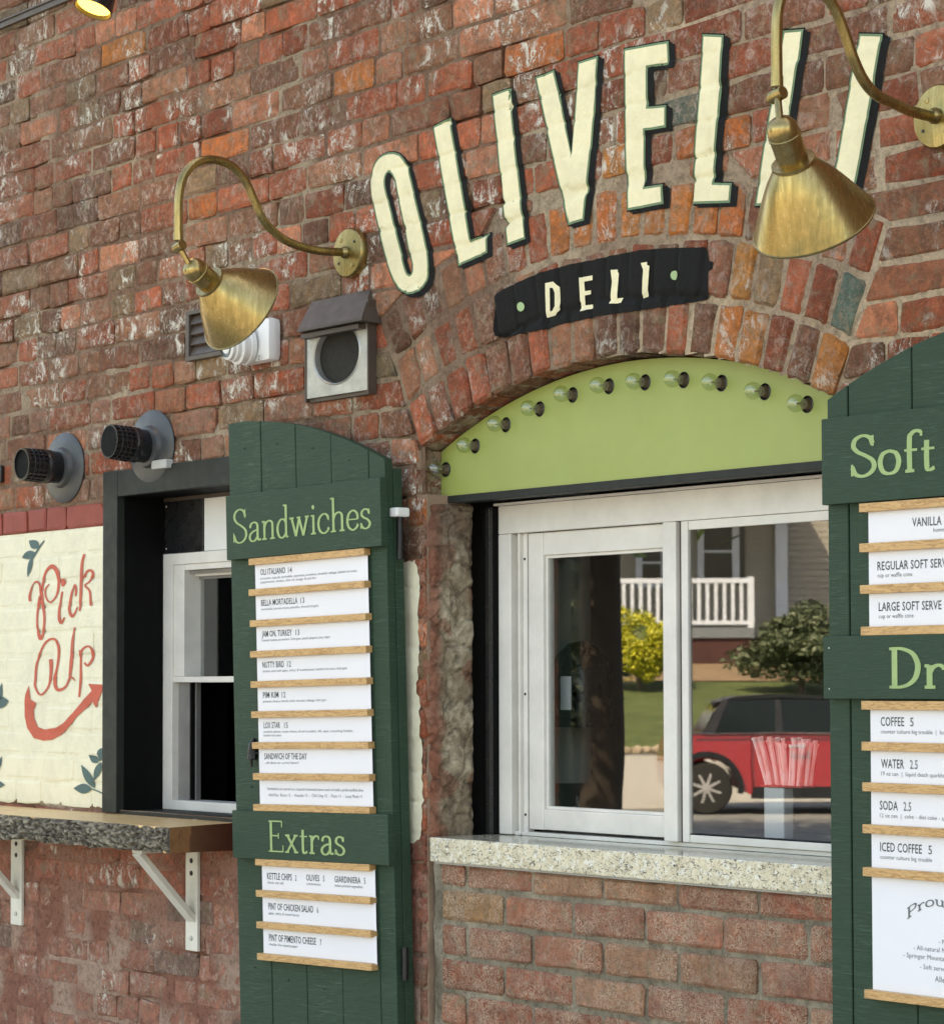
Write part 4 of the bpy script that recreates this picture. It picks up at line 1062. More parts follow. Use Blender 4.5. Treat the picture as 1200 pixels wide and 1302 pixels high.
# ---------------------------------------------------------------- shutters with their menus
def shutter(loc, mat3, planks, tops, bottom, side, label):
    s_ = empty('shutter', loc, label, 'shutter')
    s_.rotation_euler = mat3.to_euler()
    for i, (a, b) in enumerate(planks):
        n_ = 6; poly = [(a, bottom), (b, bottom)] + [(b + (a - b) * k_ / n_, tops(b + (a - b) * k_ / n_)) for k_ in range(n_ + 1)]
        m = MB(); m.prism(poly, .0185 + random.uniform(-.0008, .0008), .038); o = m.build('plank', M_['shutter'], s_, False, False)
        bv = o.modifiers.new('b', 'BEVEL'); bv.width = .0012; bv.segments = 1; bv.limit_method = 'ANGLE'
        dx = random.uniform(0, 4)
    return s_
def board(parent, x0, x1, z0, z1):
    m = MB(); m.box((x0, 0, z0), (x1, .0182, z1), .0014); return m.build('header_board', M_['shutter'], parent, False, False)
eu = Vector((.99817527, .05760745, .01809753)); ew = Vector((-.01806842, -.01494441, .99972506)); ey = ew.cross(eu)
R3L = Matrix((eu, ey, ew)).transposed()
OL = Vector((.013, -.085, 1.9622))
tp = [(-.532, .158), (-.47, .158), (-.417, .153), (-.36, .146), (-.298, .135), (-.24, .122), (-.181, .105), (-.12, .085), (-.057, .060), (-.004, .037)]
def topsL(u):
    for (a, b), (c, d) in zip(tp, tp[1:]):
        if u <= c: return b + (d - b) * (max(u, a) - a) / (c - a)
    return tp[-1][1]
SL = shutter(OL, R3L, [(-.532, -.4185), (-.4162, -.2985), (-.2962, -.1795), (-.1772, -.0580), (-.0557, -.006)], topsL, -1.45, 1, 'dark green plank shutter headed Sandwiches and Extras left of the serving window')
hb = board(SL, -.5218, 0, -.137, 0); serif_word('Sandwiches', -.4975, -.100, .470, .069, -.0006, M_['signlime'], hb, .108, .042, lambda t: .003 * (t - .5))
hb2 = board(SL, -.5218, 0, -.7702, -.6698); serif_word('Extras', -.396, -.7535, .262, .0645, -.0006, M_['signlime'], hb2, .125, .048)
for ux, uz in ((-.475, .10), (-.36, .10), (-.24, .08), (-.12, .045), (-.475, -.62), (-.475, -1.0), (-.36, -1.02), (-.24, -1.03), (-.015, -.40), (-.015, -.9)):
    m = MB(); m.lathe([(.0026, 0), (.0022, .0008), (0, .001)], axisM((ux, .0178, uz), (0, -1, 0)), 10); m.build('screw', M_['iron'], SL, False, False)
m = MB(); m.box((-.022, .0385, -1.45), (-.004, .060, .02), .001); m.build('edge_batten', M_['shutter'], SL, False, False)
m = MB(); m.box((-.50, .0385, -.10), (-.024, .058, -.03), .001); m.build('back_batten', M_['shutter'], SL, False, False)
m = MB(); m.box((-.50, .0385, -.76), (-.024, .058, -.68), .001); m.build('back_batten', M_['shutter'], SL, False, False)
R3R = Matrix.Identity(3)
OR = Vector((1.234, -.085, 1.979))
tr_ = [(-.01, .030), (.046, .056), (.11, .080), (.182, .103), (.25, .118), (.32, .135), (.40, .150), (.50, .155), (.56, .156)]
def topsR(u):
    for (a, b), (c, d) in zip(tr_, tr_[1:]):
        if u <= c: return b + (d - b) * (max(u, a) - a) / (c - a)
    return tr_[-1][1]
SR = shutter(OR, R3R, [(-.004, .0405), (.0435, .179), (.182, .297), (.300, .415), (.418, .528)], topsR, -1.45, -1, 'dark green plank shutter headed Soft and Drinks at the right picture edge')
hb = board(SR, 0, .53, -.140, 0); serif_word('Soft', .064, -.0975, .185, .063, -.0006, M_['signlime'], hb, .17, .07)
hb2 = board(SR, 0, .53, -.454, -.353); serif_word('Drinks', .140, -.436, .315, .062, -.0006, M_['signlime'], hb2, .19, .07)
for hx, hz in ((.013, -.372), (.013, -.438)):
    m = MB(); m.lathe([(.0016, 0), (0, .0007)], axisM((hx, 0, hz), (0, -1, 0)), 8); m.build('nail', M_['galv'], hb2, False, False)
m = MB(); m.box((.02, .0385, -1.45), (.50, .055, -1.40)); m.build('back_batten', M_['shutter'], SR, False, False)
def menu(parent, xr0, xr1, xc0, xc1, rails, cards, label):
    """oak rails with white cards between them, in the shutter's own frame"""
    t = empty('menu_rack', parent.location, label, 'menu'); t.rotation_euler = parent.rotation_euler
    for z in rails:
        j = random.uniform(-.0012, .0012)
        m = MB(); m.box((xr0 + j, .0005, z - .0140), (xr1 + j * .5, .0180, z), .0009); m.build('rail', M_['oak'], t, False, False)
    for z0, z1, prints in cards:
        m = MB(); m.box((xc0, .0110, z0 - .002), (xc1, .0122, z1 + .002)); c = m.build('card', M_['card'], t, False, False)
        for txt, x, zb, w, h, mt in prints: caps('print', txt, x, zb, w, h, .0106, M_[mt], c)
    return t
def entry(z0, head, hw, price, px_, lines):
    """head line and small lines, z0 = card top"""
    r = [(head, -.417, z0 - .036, hw, .0128, 'ink'), (price, px_, z0 - .036, .009 + .004 * (len(price) - 1), .0118, 'ink2')] if price else [(head, -.417, z0 - .036, hw, .0128, 'ink')]
    for i, (s_, w_) in enumerate(lines): r.append((s_, -.417, z0 - .0455 - i * .0078, w_, .0052, 'ink2'))
    return r
ra = [-.138, -.203, -.2685, -.3335, -.397, -.4605, -.5255, -.5905, -.6555]
E_ = [('OLI ITALIANO', .086, '14', -.321, [('prosciutto, capicola, mortadella, sopressata, provolone, shredded cabbage, battled red onion,', .325), ('pepperoncini, tomato, olive oil, vinegar & aioli fire', .19)]),
      ('BELLA MORTADELLA', .126, '13', -.281, [('mortadella, burrata cream, pistachio, dressed arugula', .195)]),
      ('JAM ON, TURKEY', .104, '13', -.300, [('roasted turkey, provolone, little gem, peach jalapeno jam, mayo', .232)]),
      ('NUTTY BIRD', .075, '12', -.331, [('chicken salad with apple, celery, & roasted pecan, battled red onion, little gem', .285)]),
      ('PIM KIM', .054, '12', -.352, [('pimento cheese, kimchi relish, dressed cabbage, little gem', .215)]),
      ('LOX STAR', .057, '15', -.346, [('smoked salmon, cream cheese, sliced cucumber, dill, caper, everything furikake,', .30), ('battled red onion', .060)]),
      ('SANDWICH OF THE DAY', .146, '', 0, [('...ask about our current feature!', .118)])]
cards = []
for i, e in enumerate(E_):
    z1 = ra[i] - .014; cards.append((ra[i + 1], z1, entry(ra[i], e[0], e[1], e[2], e[3], e[4])))
cards.append((ra[8], ra[7] - .014, [('Sandwiches are served on a toasted homemade benne seed roll with a pickle-stuffed olive', -.409, -.626, .320, .0062, 'ink2'), ('Add-Ons:  Bacon +2  -  Avocado +2  -  Chili Crisp +2  -  Pesto +1  -  Lusty Monk +1', -.405, -.639, .312, .0066, 'ink2')]))
menu(SL, -.446, -.0575, -.436, -.0585, ra, cards, 'tall rack of eight white sandwich menu cards between oak rails')
rb = [-.770, -.8355, -.9015, -.9675]
cards = [(rb[1], rb[0] - .014, [('KETTLE CHIPS', -.416, -.8125, .085, .0138, 'ink'), ('2', -.320, -.8125, .005, .012, 'ink2'), ('classic sea salt', -.416, -.8215, .057, .0056, 'ink2'), ('OLIVES', -.282, -.8105, .044, .0128, 'ink'), ('5', -.226, -.8105, .005, .012, 'ink2'), ('castelvetrano', -.282, -.8195, .048, .0056, 'ink2'), ('GIARDINIERA', -.188, -.8105, .084, .0128, 'ink'), ('5', -.093, -.8105, .005, .012, 'ink2'), ('italian pickled vegetables', -.188, -.8195, .091, .0056, 'ink2')]),
         (rb[2], rb[1] - .014, [('PINT OF CHICKEN SALAD', -.414, -.8755, .153, .0138, 'ink'), ('6', -.249, -.8755, .005, .012, 'ink2'), ('apple, celery, & roasted pecan', -.414, -.8855, .105, .0056, 'ink2')]),
         (rb[3], rb[2] - .014, [('PINT OF PIMENTO CHEESE', -.414, -.941, .160, .0142, 'ink'), ('7', -.241, -.941, .005, .012, 'ink2'), ('cheddar, fire-roasted pepper', -.414, -.9505, .098, .0056, 'ink2')])]
menu(SL, -.444, -.063, -.434, -.058, rb, cards, 'short rack of three white extras menu cards under the Extras header')
Zr = lambda z: z - 1.979
Xr = lambda x: x - 1.234
rc = [Zr(1.837), Zr(1.773), Zr(1.7065), Zr(1.640)]
cards = [(rc[1], rc[0] - .014, [('VANILLA', Xr(1.42), Zr(1.7955), .061, .0138, 'ink'), ('\u2022', Xr(1.4885), Zr(1.7965), .004, .011, 'ink'), ('homemade', Xr(1.464), Zr(1.785), .040, .0068, 'ink2')]),
         (rc[2], rc[1] - .014, [('REGULAR SOFT SERVE', Xr(1.345), Zr(1.7295), .153, .0138, 'ink'), ('cup or waffle cone', Xr(1.345), Zr(1.7180), .074, .0068, 'ink2')]),
         (rc[3], rc[2] - .014, [('LARGE SOFT SERVE', Xr(1.347), Zr(1.6645), .132, .0138, 'ink'), ('|', Xr(1.4915), Zr(1.6645), .0015, .012, 'ink2'), ('cup or waffle cone', Xr(1.347), Zr(1.6530), .074, .0068, 'ink2')])]
menu(SR, Xr(1.3165), Xr(1.705), Xr(1.3262), Xr(1.70), rc, cards, 'rack of three soft serve cards under the Soft header')
rd = [Zr(1.522), Zr(1.457), Zr(1.3925), Zr(1.326), Zr(1.258), Zr(1.065)]
cards = []
for i, (hd, w_, pr, xp, sub, sw_, z) in enumerate([('COFFEE', .050, '5', 1.4115, 'counter culture big trouble  |  hot or iced', .168, 1.4825), ('WATER', .049, '2.5', 1.4105, '19 oz can  |  liquid death sparkling', .138, 1.416), ('SODA', .0385, '2.5', 1.396, '12 oz can  |  coke - diet coke - sprite', .153, 1.3500), ('ICED COFFEE', .088, '5', 1.447, 'counter culture big trouble', .109, 1.2845)]):
    x0 = Xr(1.349 if i < 2 else 1.3455)
    cards.append((rd[i + 1], rd[i] - .014, [(hd, x0, Zr(z), w_, .0142, 'ink'), (pr, Xr(xp), Zr(z), .0075 if len(pr) == 1 else .016, .0138, 'ink2'), (sub, x0, Zr(z) - .0120, sw_, .0066, 'ink2')]))
cards.append((rd[5], rd[4] - .014, [('- House made', Xr(1.484), Zr(1.163), .06, .0072, 'ink2'), ('- Premium', Xr(1.4665), Zr(1.1475), .045, .0072, 'ink2'), ('- All-natural McKen', Xr(1.4145), Zr(1.1345), .089, .0075, 'ink2'), ('- Springer Mountain all-natural', Xr(1.3925), Zr(1.1215), .143, .0075, 'ink2'), ('- Soft serve made', Xr(1.4275), Zr(1.1060), .080, .0075, 'ink2'), ('Allergen', Xr(1.458), Zr(1.0885), .043, .0090, 'ink2')]))
mr = menu(SR, Xr(1.317), Xr(1.705), Xr(1.3268), Xr(1.70), rd, cards, 'rack of drinks cards with a big notice card at its foot under the Drinks header')
serif_word('Proudly', Xr(1.400), Zr(1.180), .128, .0165, .0105, M_['ink2'], [c for c in mr.children if c.name.startswith('card')][-1], .21, .09, lambda t: .026 * math.sin(math.pi * min(1, t)) , 'print')
# iron work
m = MB(); m.tube([(-.458, .012, -.535), (-.458, .008, -.562)], .010, 8); m.tube([(-.458, .016, -.518), (-.456, .008, -.53), (-.458, .005, -.55), (-.458, .008, -.578)], [.003, .007, .006, .002], 8)
m.tube([(-.480, .012, -.548), (-.436, .012, -.548)], .003, 6)
o = m.build('shutter_dog', M_['iron'], None, True, False); o.location = OL; o.rotation_euler = R3L.to_euler(); tag(o, 'small black iron catch on the left edge of the Sandwiches shutter', 'latch')
PI_ = (Matrix.Translation(OL) @ R3L.to_4x4()).inverted()
for z0, z1 in ((1.80, 1.885), (.965, 1.03)):
    hx = .020 if z0 > 1.5 else .036
    t = empty('hinge', (hx, -.03, z0))
    m = MB(); m.tube([(hx, -.040, z0), (hx, -.040, z1)], .0065, 12); m.build('pin', M_['iron'], t, True)
    m = MB(); m.box((hx - .030, -.040, z0 + .006), (hx - .004, -.034, z1 - .006), .001); m.build('hinge_strap', M_['iron'], t)
    if z0 > 1.5:
        m = MB(); m.box((hx - .020, -.056, 1.884), (hx + .012, -.024, 1.903), .005); m.build('cap', M_['white'], t)
    t.parent = SL; t.matrix_parent_inverse = PI_

# ---------------------------------------------------------------- wall lamps and fittings
def goose(Xb, zb, arm, joint, sock0, sock1, rimc, rim_r, label, neck_r=.021):
    t = empty('wall_lamp', (Xb, 0, zb), label, 'lamp', 'brass gooseneck lamps on the facade')
    P3 = lambda q: Vector((Xb, q[0], q[1]))
    m = MB(); m.lathe([(.052, 0), (.052, .014), (.049, .018), (.012, .0205), (0, .0205)], axisM((Xb, -.0005, zb), (0, -1, 0)), 40); bp_ = m.build('back_plate', M_['brass'], t, True)
    m = MB(); m.lathe([(.013, 0), (.013, .006), (.010, .010), (.0085, .014)], axisM((Xb, -.020, zb), (0, -1, 0)), 24); m.build('collar', M_['brass'], t, True)
    for a in (35, 125, 215, 305):
        q = Vector((Xb + .034 * math.cos(math.radians(a)), -.0185, zb + .034 * math.sin(math.radians(a))))
        m = MB(); m.lathe([(.0052 if a in (125, 305) else .0030, 0), (.0045 if a in (125, 305) else .0028, .0022), (0, .0026)], axisM(q, (0, -1, 0)), 12); m.build('screw', M_['brass'] if a in (125, 305) else M_['iron'], bp_, True)
    c = [Vector((Xb, p.y, p.z)) for p in catmull([(0, a, b) for a, b in arm], 6)]
    m = MB(); m.tube(c, .0088, 16); m.build('arm', M_['brass'], t, True)
    J = P3(joint)
    m = MB(); m.tube([c[-1] + Vector((0, 0, .010)), c[-1] - Vector((0, 0, .006))], .0098, 16); m.lathe([(.0095, -.013), (.0105, -.012), (.0105, .012), (.0095, .013)], axisM(J, (.96, 0, .2)), 20); m.lathe([(.0, -.020), (.006, -.019), (.006, -.013)], axisM(J, (.96, 0, .2)), 8); m.build('swivel', M_['brass'], t, True)
    S0, S1, RC = P3(sock0), P3(sock1), Vector(rimc); ax = (RC - S1).normalized(); L = (S1 - S0).length
    S0 = S1 - ax * L
    m = MB(); m.tube([J, S0 + ax * .006], .0058, 12)
    m.lathe([(0, 0), (.010, .001), (.0175, .005), (.0225, .013), (.0245, .024), (.0245, .029), (.0256, .030), (.0256, .033), (.0243, .034), (.0235, L)], axisM(S0, ax), 28); m.build('socket_cup', M_['brass'], t, True)
    H = (RC - S1).length
    m = MB(); m.lathe([(.0235, -.005), (.0345, -.004), (.0350, .001), (.0315, .004)], axisM(S1, ax), 28); m.build('neck_ring', M_['brass'], t, True)
    pr = [(.0305, .0), (.0345, .004), (.042, .014)]
    for k_ in range(1, 9):
        u = k_ / 8; pr.append((.042 + (rim_r - .042) * (u ** .86), .014 + (H - .014) * u))
    out_ = pr + [(rim_r + .0022, H + .0005), (rim_r + .0022, H + .003), (rim_r - .001, H + .003)]
    inn = [(a - .0016, b + .0008) for a, b in pr[::-1]]
    m = MB(); m.lathe(out_ + inn[:-1], axisM(S1, ax), 56); m.build('shade', M_['brass'], t, True)
    m = MB(); cb = S1 + ax * .05; m.lathe([(.008, -.03), (.010, -.02)] + [(.021 * math.sin(math.pi * k_ / 10), .01 - .021 * math.cos(math.pi * k_ / 10)) for k_ in range(2, 11)], axisM(cb, ax), 20); m.build('bulb', M_['bulb'], t, True)
    return t
def rimpt(px, py, X): v = XP(px, py, X); return (v.y, v.z)
goose(-.195, 2.446, [(-.03, 2.446), (-.075, 2.443), (-.110, 2.444), (-.158, 2.452), (-.192, 2.466), (-.225, 2.492), (-.247, 2.530), (-.270, 2.568), (-.303, 2.594), (-.347, 2.601), (-.388, 2.588), (-.415, 2.557), (-.425, 2.517), (-.426, 2.47), (-.426, 2.436)],
      (-.424, 2.418), (-.396, 2.402), rimpt(267, 359, -.195), XP(306, 392, -.205), .097, 'brass gooseneck lamp tilted towards the wall above the pick-up window')
goose(1.429, 2.451, [(-.03, 2.449), (-.075, 2.451), (-.110, 2.457), (-.154, 2.466), (-.183, 2.484), (-.206, 2.515), (-.223, 2.549), (-.245, 2.586), (-.276, 2.612), (-.316, 2.620), (-.350, 2.604), (-.368, 2.568), (-.372, 2.521), (-.372, 2.485), (-.372, 2.455)],
      (-.371, 2.437), (-.363, 2.412), rimpt(1009, 207, 1.429), XP(1034, 282, 1.405), .0955, 'large brass gooseneck lamp hanging over the last painted letters at right')
# black lamp at the top left, lit
q = W(118, 12, -.16)
t = empty('spot_lamp', (q.x, 0, q.z + .2), 'small black shaded lamp glowing yellow at the top left edge', 'lamp')
ax = (RT * .30 - UPV * .90 - FW * .38); ax = Vector((0.02, -.36, -.93)).normalized()
S1 = q - ax * .075
m = MB(); pr = [(.018, -.03), (.022, .0), (.034, .012), (.040, .03), (.045, .075)]; m.lathe(pr + [(a - .002, b) for a, b in pr[::-1][:-1]], axisM(S1, ax), 32); m.build('shade', M_['plastic'], t, True)
m = MB(); m.lathe([(0, .048), (.020, .050), (.034, .058), (.039, .066), (.0395, .055), (.03, .04), (0, .04)], axisM(S1, ax), 24); m.build('lit_lens', M_['bulb_on'], t, True)
m = MB(); m.tube([S1 - ax * .03, S1 - ax * .06 + Vector((0, .03, .02)), Vector((q.x, -.03, S1.z + .08)), Vector((q.x, -.0, S1.z + .08))], .008, 10); m.build('arm', M_['plastic'], t, True)
pl = bpy.data.lights.new('lamp_light', 'SPOT'); pl.energy = .9; pl.color = (1, .62, .22); pl.spot_size = math.radians(120); pl.spot_blend = .6; pl.shadow_soft_size = .03
po = bpy.data.objects.new('lamp_light', pl); COL.objects.link(po); po.location = S1 + ax * .082 - Vector(rootloc(t)); po.rotation_euler = ax.to_track_quat('-Z', 'Y').to_euler(); po.parent = t
# conduit band
m = MB(); m.box((-3.1, -.010, 3.226), (1.0, -.0005, 3.241), .002); m.box((-3.1, -.014, 3.241), (1.0, -.0005, 3.246), .001); tag(m.build('wall_strip', M_['hood']), 'brown metal strip running along the wall at the top left corner', 'strip')
# flues
def flue(cx, cz, rx, tip, label):
    t = empty('flue_vent', (cx, 0, cz), label, 'vent', 'black round flue outlets above the painted wall')
    Sx = Matrix.Translation((cx, 0, cz)) @ Matrix.Diagonal((rx / .085, 1, 1, 1)) @ Matrix.Translation((-cx, 0, -cz))
    m = MB(); m.lathe([(.085, 0), (.086, .004), (.080, .008), (.050, .012), (.046, .022), (.040, .024)], Sx @ axisM((cx, -.0005, cz), (0, -1, 0)), 48); m.build('flange', M_['rubber'], t, True)
    d = (tip - Vector((cx, -.01, cz))); L = d.length; d.normalize()
    A = axisM((cx, -.012, cz), d)
    m = MB(); m.lathe([(.0385, 0), (.0385, .030), (.041, .034), (.041, .050), (.038, .054)], A, 32); m.build('pipe', M_['plastic'], t, True)
    m = MB(); m.lathe([(.0405, .052), (.0405, .056)], A, 32); m.lathe([(.036, .052), (.036, .100)], A, 32)
    for k_ in range(20):
        a = k_ * math.pi / 10; p0 = A @ Vector((.0395 * math.cos(a), .0395 * math.sin(a), .054)); p1 = A @ Vector((.0375 * math.cos(a), .0375 * math.sin(a), .104)); m.tube([p0, p1], .0022, 6)
    for h in (.066, .078, .090): m.lathe([(.039, h), (.0405, h + .001), (.039, h + .002)], A, 28)
    m.build('grille', M_['plastic'], t, True)
    # slanted snout
    V, F = [], []; n_ = 32
    up = Vector((0, 0, 1))
    for rr in (.0385, .0355):
        for h in (0, 1):
            for k_ in range(n_):
                a = 2 * math.pi * k_ / n_; p = A @ Vector((rr * math.cos(a), rr * math.sin(a), 0))
                rel = p - A.translation
                hh = .102 if h == 0 else .102 + (L - .102) * (.74 + .26 * (rel.z / .038))
                V.append(p + d * hh)
    for k_ in range(n_):
        k2 = (k_ + 1) % n_
        F += [(k_, k2, n_ + k2, n_ + k_), (2 * n_ + k_, 3 * n_ + k_, 3 * n_ + k2, 2 * n_ + k2), (n_ + k_, n_ + k2, 3 * n_ + k2, 3 * n_ + k_)]
    m = MB(); m.add(V, F); m.build('snout', M_['plastic'], t, True)
    m = MB(); m.add([v_ + d * .003 for v_ in V[2 * n_:3 * n_]], [tuple(range(n_))]); m.build('throat', M_['blackgap'], t)  # black disc: the dark of the open pipe put into its colour
    m = MB()
    for k_ in range(-3, 4):
        o_ = k_ * .0095; ln = math.sqrt(max(0, .036 ** 2 - o_ ** 2))
        for ax_ in (0, 1):
            a, b = (Vector((o_, -ln, 0)), Vector((o_, ln, 0))) if ax_ else (Vector((-ln, o_, 0)), Vector((ln, o_, 0)))
            pp = []
            for w in (a, b):
                p = A @ w; rel = p - A.translation; pp.append(p + d * (.100 + (L - .102) * (.74 + .26 * (rel.z / .038)) - .006))
            m.tube(pp, .0007, 4)
    m.build('mesh_guard', M_['iron'], t)
    return t
flue(-1.408, 2.079, .095, XP(27, 590, -1.408), 'black flue outlet on a grey round flange at far left')
flue(-.998, 2.100, .098, XP(139, 561, -.998), 'black flue outlet overlapping the corner of the dark window trim')
q = W(3, 603, 0); m = MB(); m.box((q.x - .05, -.012, q.z - .022), (q.x + .012, -.0005, q.z + .022), .004); tag(m.build('cable_box', M_['plastic']), 'small dark box on the wall cut by the left picture edge', 'box')
m = MB(); m.box((-.97, -.001, 2.045), (-.905, -.0225, 2.066), .004); tag(m.build('sealant_patch', M_['sealant']), 'grey sealant smear between the flue flange and window trim', 'sealant')
# hooded vent
hv = empty('hooded_vent', (-.23, 0, 2.16), 'square metal vent with round dark opening under a brown hood', 'vent')
VX0, VX1 = W(390, 460, -.02).x, W(467, 450, -.02).x; VZ0, VZ1 = W(430, 501, -.02).z, 2.300; vc = W(428, 450, -.02); va = (W(459, 448, -.02).x - W(398, 452, -.02).x) / 2
el = [(vc.x + va * math.cos(a), vc.z + .0650 * math.sin(a)) for a in [k_ * math.pi / 20 for k_ in range(40)]]
plate_holes('plate', [(VX0, VZ0), (VX1, VZ0), (VX1, VZ1), (VX0, VZ1)], [el], -.020, -.014, M_['galv'], hv)
m = MB(); V = []; n_ = 40
for r_, y_ in ((1, -.020), (.965, -.0225), (.93, -.020), (.93, .01)):
    for x_, z_ in el: V.append((vc.x + (x_ - vc.x) * r_, y_, vc.z + (z_ - vc.z) * r_))
m.add(V, [(a * n_ + k_, a * n_ + (k_ + 1) % n_, (a + 1) * n_ + (k_ + 1) % n_, (a + 1) * n_ + k_) for a in range(3) for k_ in range(n_)]); m.build('rim', M_['galv'], hv, True)
m = MB(); m.add([(vc.x + (x_ - vc.x) * .95, -.006, vc.z + (z_ - vc.z) * .95) for x_, z_ in el], [tuple(range(40))]); m.build('screen', M_['mesh'], hv)
m = MB(); m.box((VX0 - .005, -.022, VZ0 - .008), (VX0 - .0005, -.0005, VZ1 + .02)); m.box((VX1 + .0005, -.021, VZ0 - .008), (VX1 + .005, -.0005, VZ1 + .04)); m.box((VX0, -.0135, VZ0 - .008), (VX1, -.0005, VZ0 - .0005)); m.build('casing', M_['hood'], hv)
TL, TR_ = W(395, 384, -.004), W(469, 366, -.004); BL, BR = W(378, 419, -.050), W(460, 404, -.050); zb_ = (BL.z + BR.z) / 2; zt2 = (TL.z + TR_.z) / 2
m = MB(); m.add([(TL.x, -.0005, zt2), (TR_.x, -.0005, zt2), (BR.x, -.050, zb_), (BL.x, -.050, zb_), (BL.x, -.050, zb_ - .005), (BR.x, -.050, zb_ - .005), (BR.x, -.0005, zb_ - .008), (BL.x, -.0005, zb_ - .008)],
      [(0, 1, 2, 3), (3, 2, 5, 4), (1, 6, 5, 2), (0, 3, 4, 7), (4, 5, 6, 7)]); m.build('hood', M_['hood'], hv)
m = MB(); m.box((VX0 + .006, -.040, zb_ - .018), (VX1 - .004, -.0205, zb_ - .0085)); m.build('flap_bar', M_['hood'], hv)
# dark louvre
lv = empty('wall_louvre', (-.73, 0, 2.28), 'small dark brown louvred vent partly behind the left brass lamp', 'vent')
m = MB()
for a, b, c, d in ((-.832, -.640, 2.282, 2.292), (-.832, -.640, 2.386, 2.396), (-.832, -.818, 2.292, 2.386), (-.654, -.640, 2.292, 2.386)): m.box((a, -.016, c), (b, -.0005, d), .001)
m.build('frame', M_['hood'], lv)
for k_ in range(4):
    z_ = 2.294 + k_ * .0235; m = MB(); m.add([(-.8178, -.013, z_), (-.6545, -.013, z_), (-.6545, -.003, z_ + .021), (-.8178, -.003, z_ + .021), (-.8178, -.010, z_ - .002), (-.6545, -.010, z_ - .002), (-.6545, -.001, z_ + .021), (-.8178, -.001, z_ + .021)], [(0, 1, 2, 3), (4, 7, 6, 5), (0, 4, 5, 1), (2, 6, 7, 3), (0, 3, 7, 4), (1, 5, 6, 2)]); m.build('slat', M_['hood'], lv)
# white camera housing
sc_ = empty('security_camera', (-.53, 0, 2.29), 'white ringed security camera housing half hidden by the left lamp shade', 'camera')
m = MB(); m.box((-.580, -.036, 2.247), (-.462, -.0005, 2.342), .014); m.build('back_box', M_['white'], sc_, True)
m = MB(); m.box((-.5853, -.0300, 2.2427), (-.4697, -.0290, 2.3453)); 
A = axisM((-.540, -.038, 2.288), (-.10, -1, -.10)) @ Matrix.Diagonal((.88, .88, .85, 1))
m2 = MB(); m2.lathe([(.050, 0), (.050, .012), (.046, .014), (.046, .024), (.048, .026), (.048, .034), (.040, .037), (.040, .048), (.036, .051), (.036, .060), (.030, .064)], A, 40); m2.build('lens_housing', M_['white'], sc_, True)
m2 = MB(); m2.lathe([(.030, .060), (.029, .066), (.020, .064), (0, .062)], A, 30); m2.build('lens', M_['plastic'], sc_, True)
m2 = MB()
for a in (-.5, -1.3): 
    q = Vector((-.49, -.041, 2.262 + a * .008)); m2.tube([q, q - Vector((0, .003, 0))], .003, 8)
m2.build('screw', M_['galv'], sc_)
# ---------------------------------------------------------------- the building round the window
def brick_tex(name):
    t = NT(name); p = t.pos(); s_ = t.node('ShaderNodeSeparateXYZ'); t.link(p, s_.inputs[0]); c_ = t.node('ShaderNodeCombineXYZ'); t.link(s_.outputs[0], c_.inputs[0]); t.link(s_.outputs[2], c_.inputs[1])
    b = t.node('ShaderNodeTexBrick'); t.link(c_.outputs[0], b.inputs['Vector']); b.inputs['Scale'].default_value = 1; b.inputs['Brick Width'].default_value = .203; b.inputs['Row Height'].default_value = .0645; b.inputs['Mortar Size'].default_value = .006
    b.inputs['Color1'].default_value = (.20, .065, .045, 1); b.inputs['Color2'].default_value = (.15, .06, .045, 1); b.inputs['Mortar'].default_value = (.25, .19, .14, 1)
    return t.done(t.mix(b.outputs['Color'], (.30, .2, .16), t.ramp(t.noise(p, 6, 6, .7), [(.5, 0), (.7, .5)])), .9, 0, t.bump(b.outputs['Fac'], -.5, .01))
bt = brick_tex('brick_wall_far')
bld = empty('brick_building', (0, 3, 0), 'single storey brick building whose facade runs on beyond both picture edges', 'building')
m = MB(); m.box((-14, 0, 0), (-3.1, .3, 4.8)); m.box((2.9, 0, 0), (14, .3, 4.8)); m.box((-3.1, .002, 4.3), (2.9, .3, 4.8)); m.build('outer_facade', bt, bld)
m = MB(); m.box((-14, .3, 4.7), (14, 9, 4.9)); m.build('roof', M_['asphalt'], bld)
m = MB(); m.box((-14, 8.8, 0), (14, 9, 4.7)); m.box((-14.0, .3, 0), (-13.8, 8.8, 4.7)); m.box((13.8, .3, 0), (14, 8.8, 4.7)); m.build('side_wall', bt, bld)
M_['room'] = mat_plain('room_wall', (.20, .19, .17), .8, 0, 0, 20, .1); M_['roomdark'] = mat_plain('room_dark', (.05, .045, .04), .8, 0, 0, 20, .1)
m = MB(); m.box((-.30, 2.6, 0), (3.2, 2.7, 3)); m.box((-.30, .24, 2.6), (3.2, 2.6, 2.7)); m.box((-.32, .24, 0), (-.30, 2.7, 2.7)); m.box((3.2, .24, 0), (3.22, 2.7, 2.7)); m.box((-.3, .24, -.0), (3.2, 2.6, .02))
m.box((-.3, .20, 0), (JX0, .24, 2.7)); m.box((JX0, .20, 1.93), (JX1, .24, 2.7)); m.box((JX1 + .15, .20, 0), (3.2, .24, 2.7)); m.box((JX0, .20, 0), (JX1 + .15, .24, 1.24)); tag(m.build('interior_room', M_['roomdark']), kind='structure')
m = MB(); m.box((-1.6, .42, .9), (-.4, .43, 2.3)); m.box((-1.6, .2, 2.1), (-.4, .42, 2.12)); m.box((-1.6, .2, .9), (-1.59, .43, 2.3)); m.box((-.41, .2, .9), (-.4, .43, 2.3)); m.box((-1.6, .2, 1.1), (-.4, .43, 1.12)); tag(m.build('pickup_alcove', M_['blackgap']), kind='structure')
cz0 = 1.236
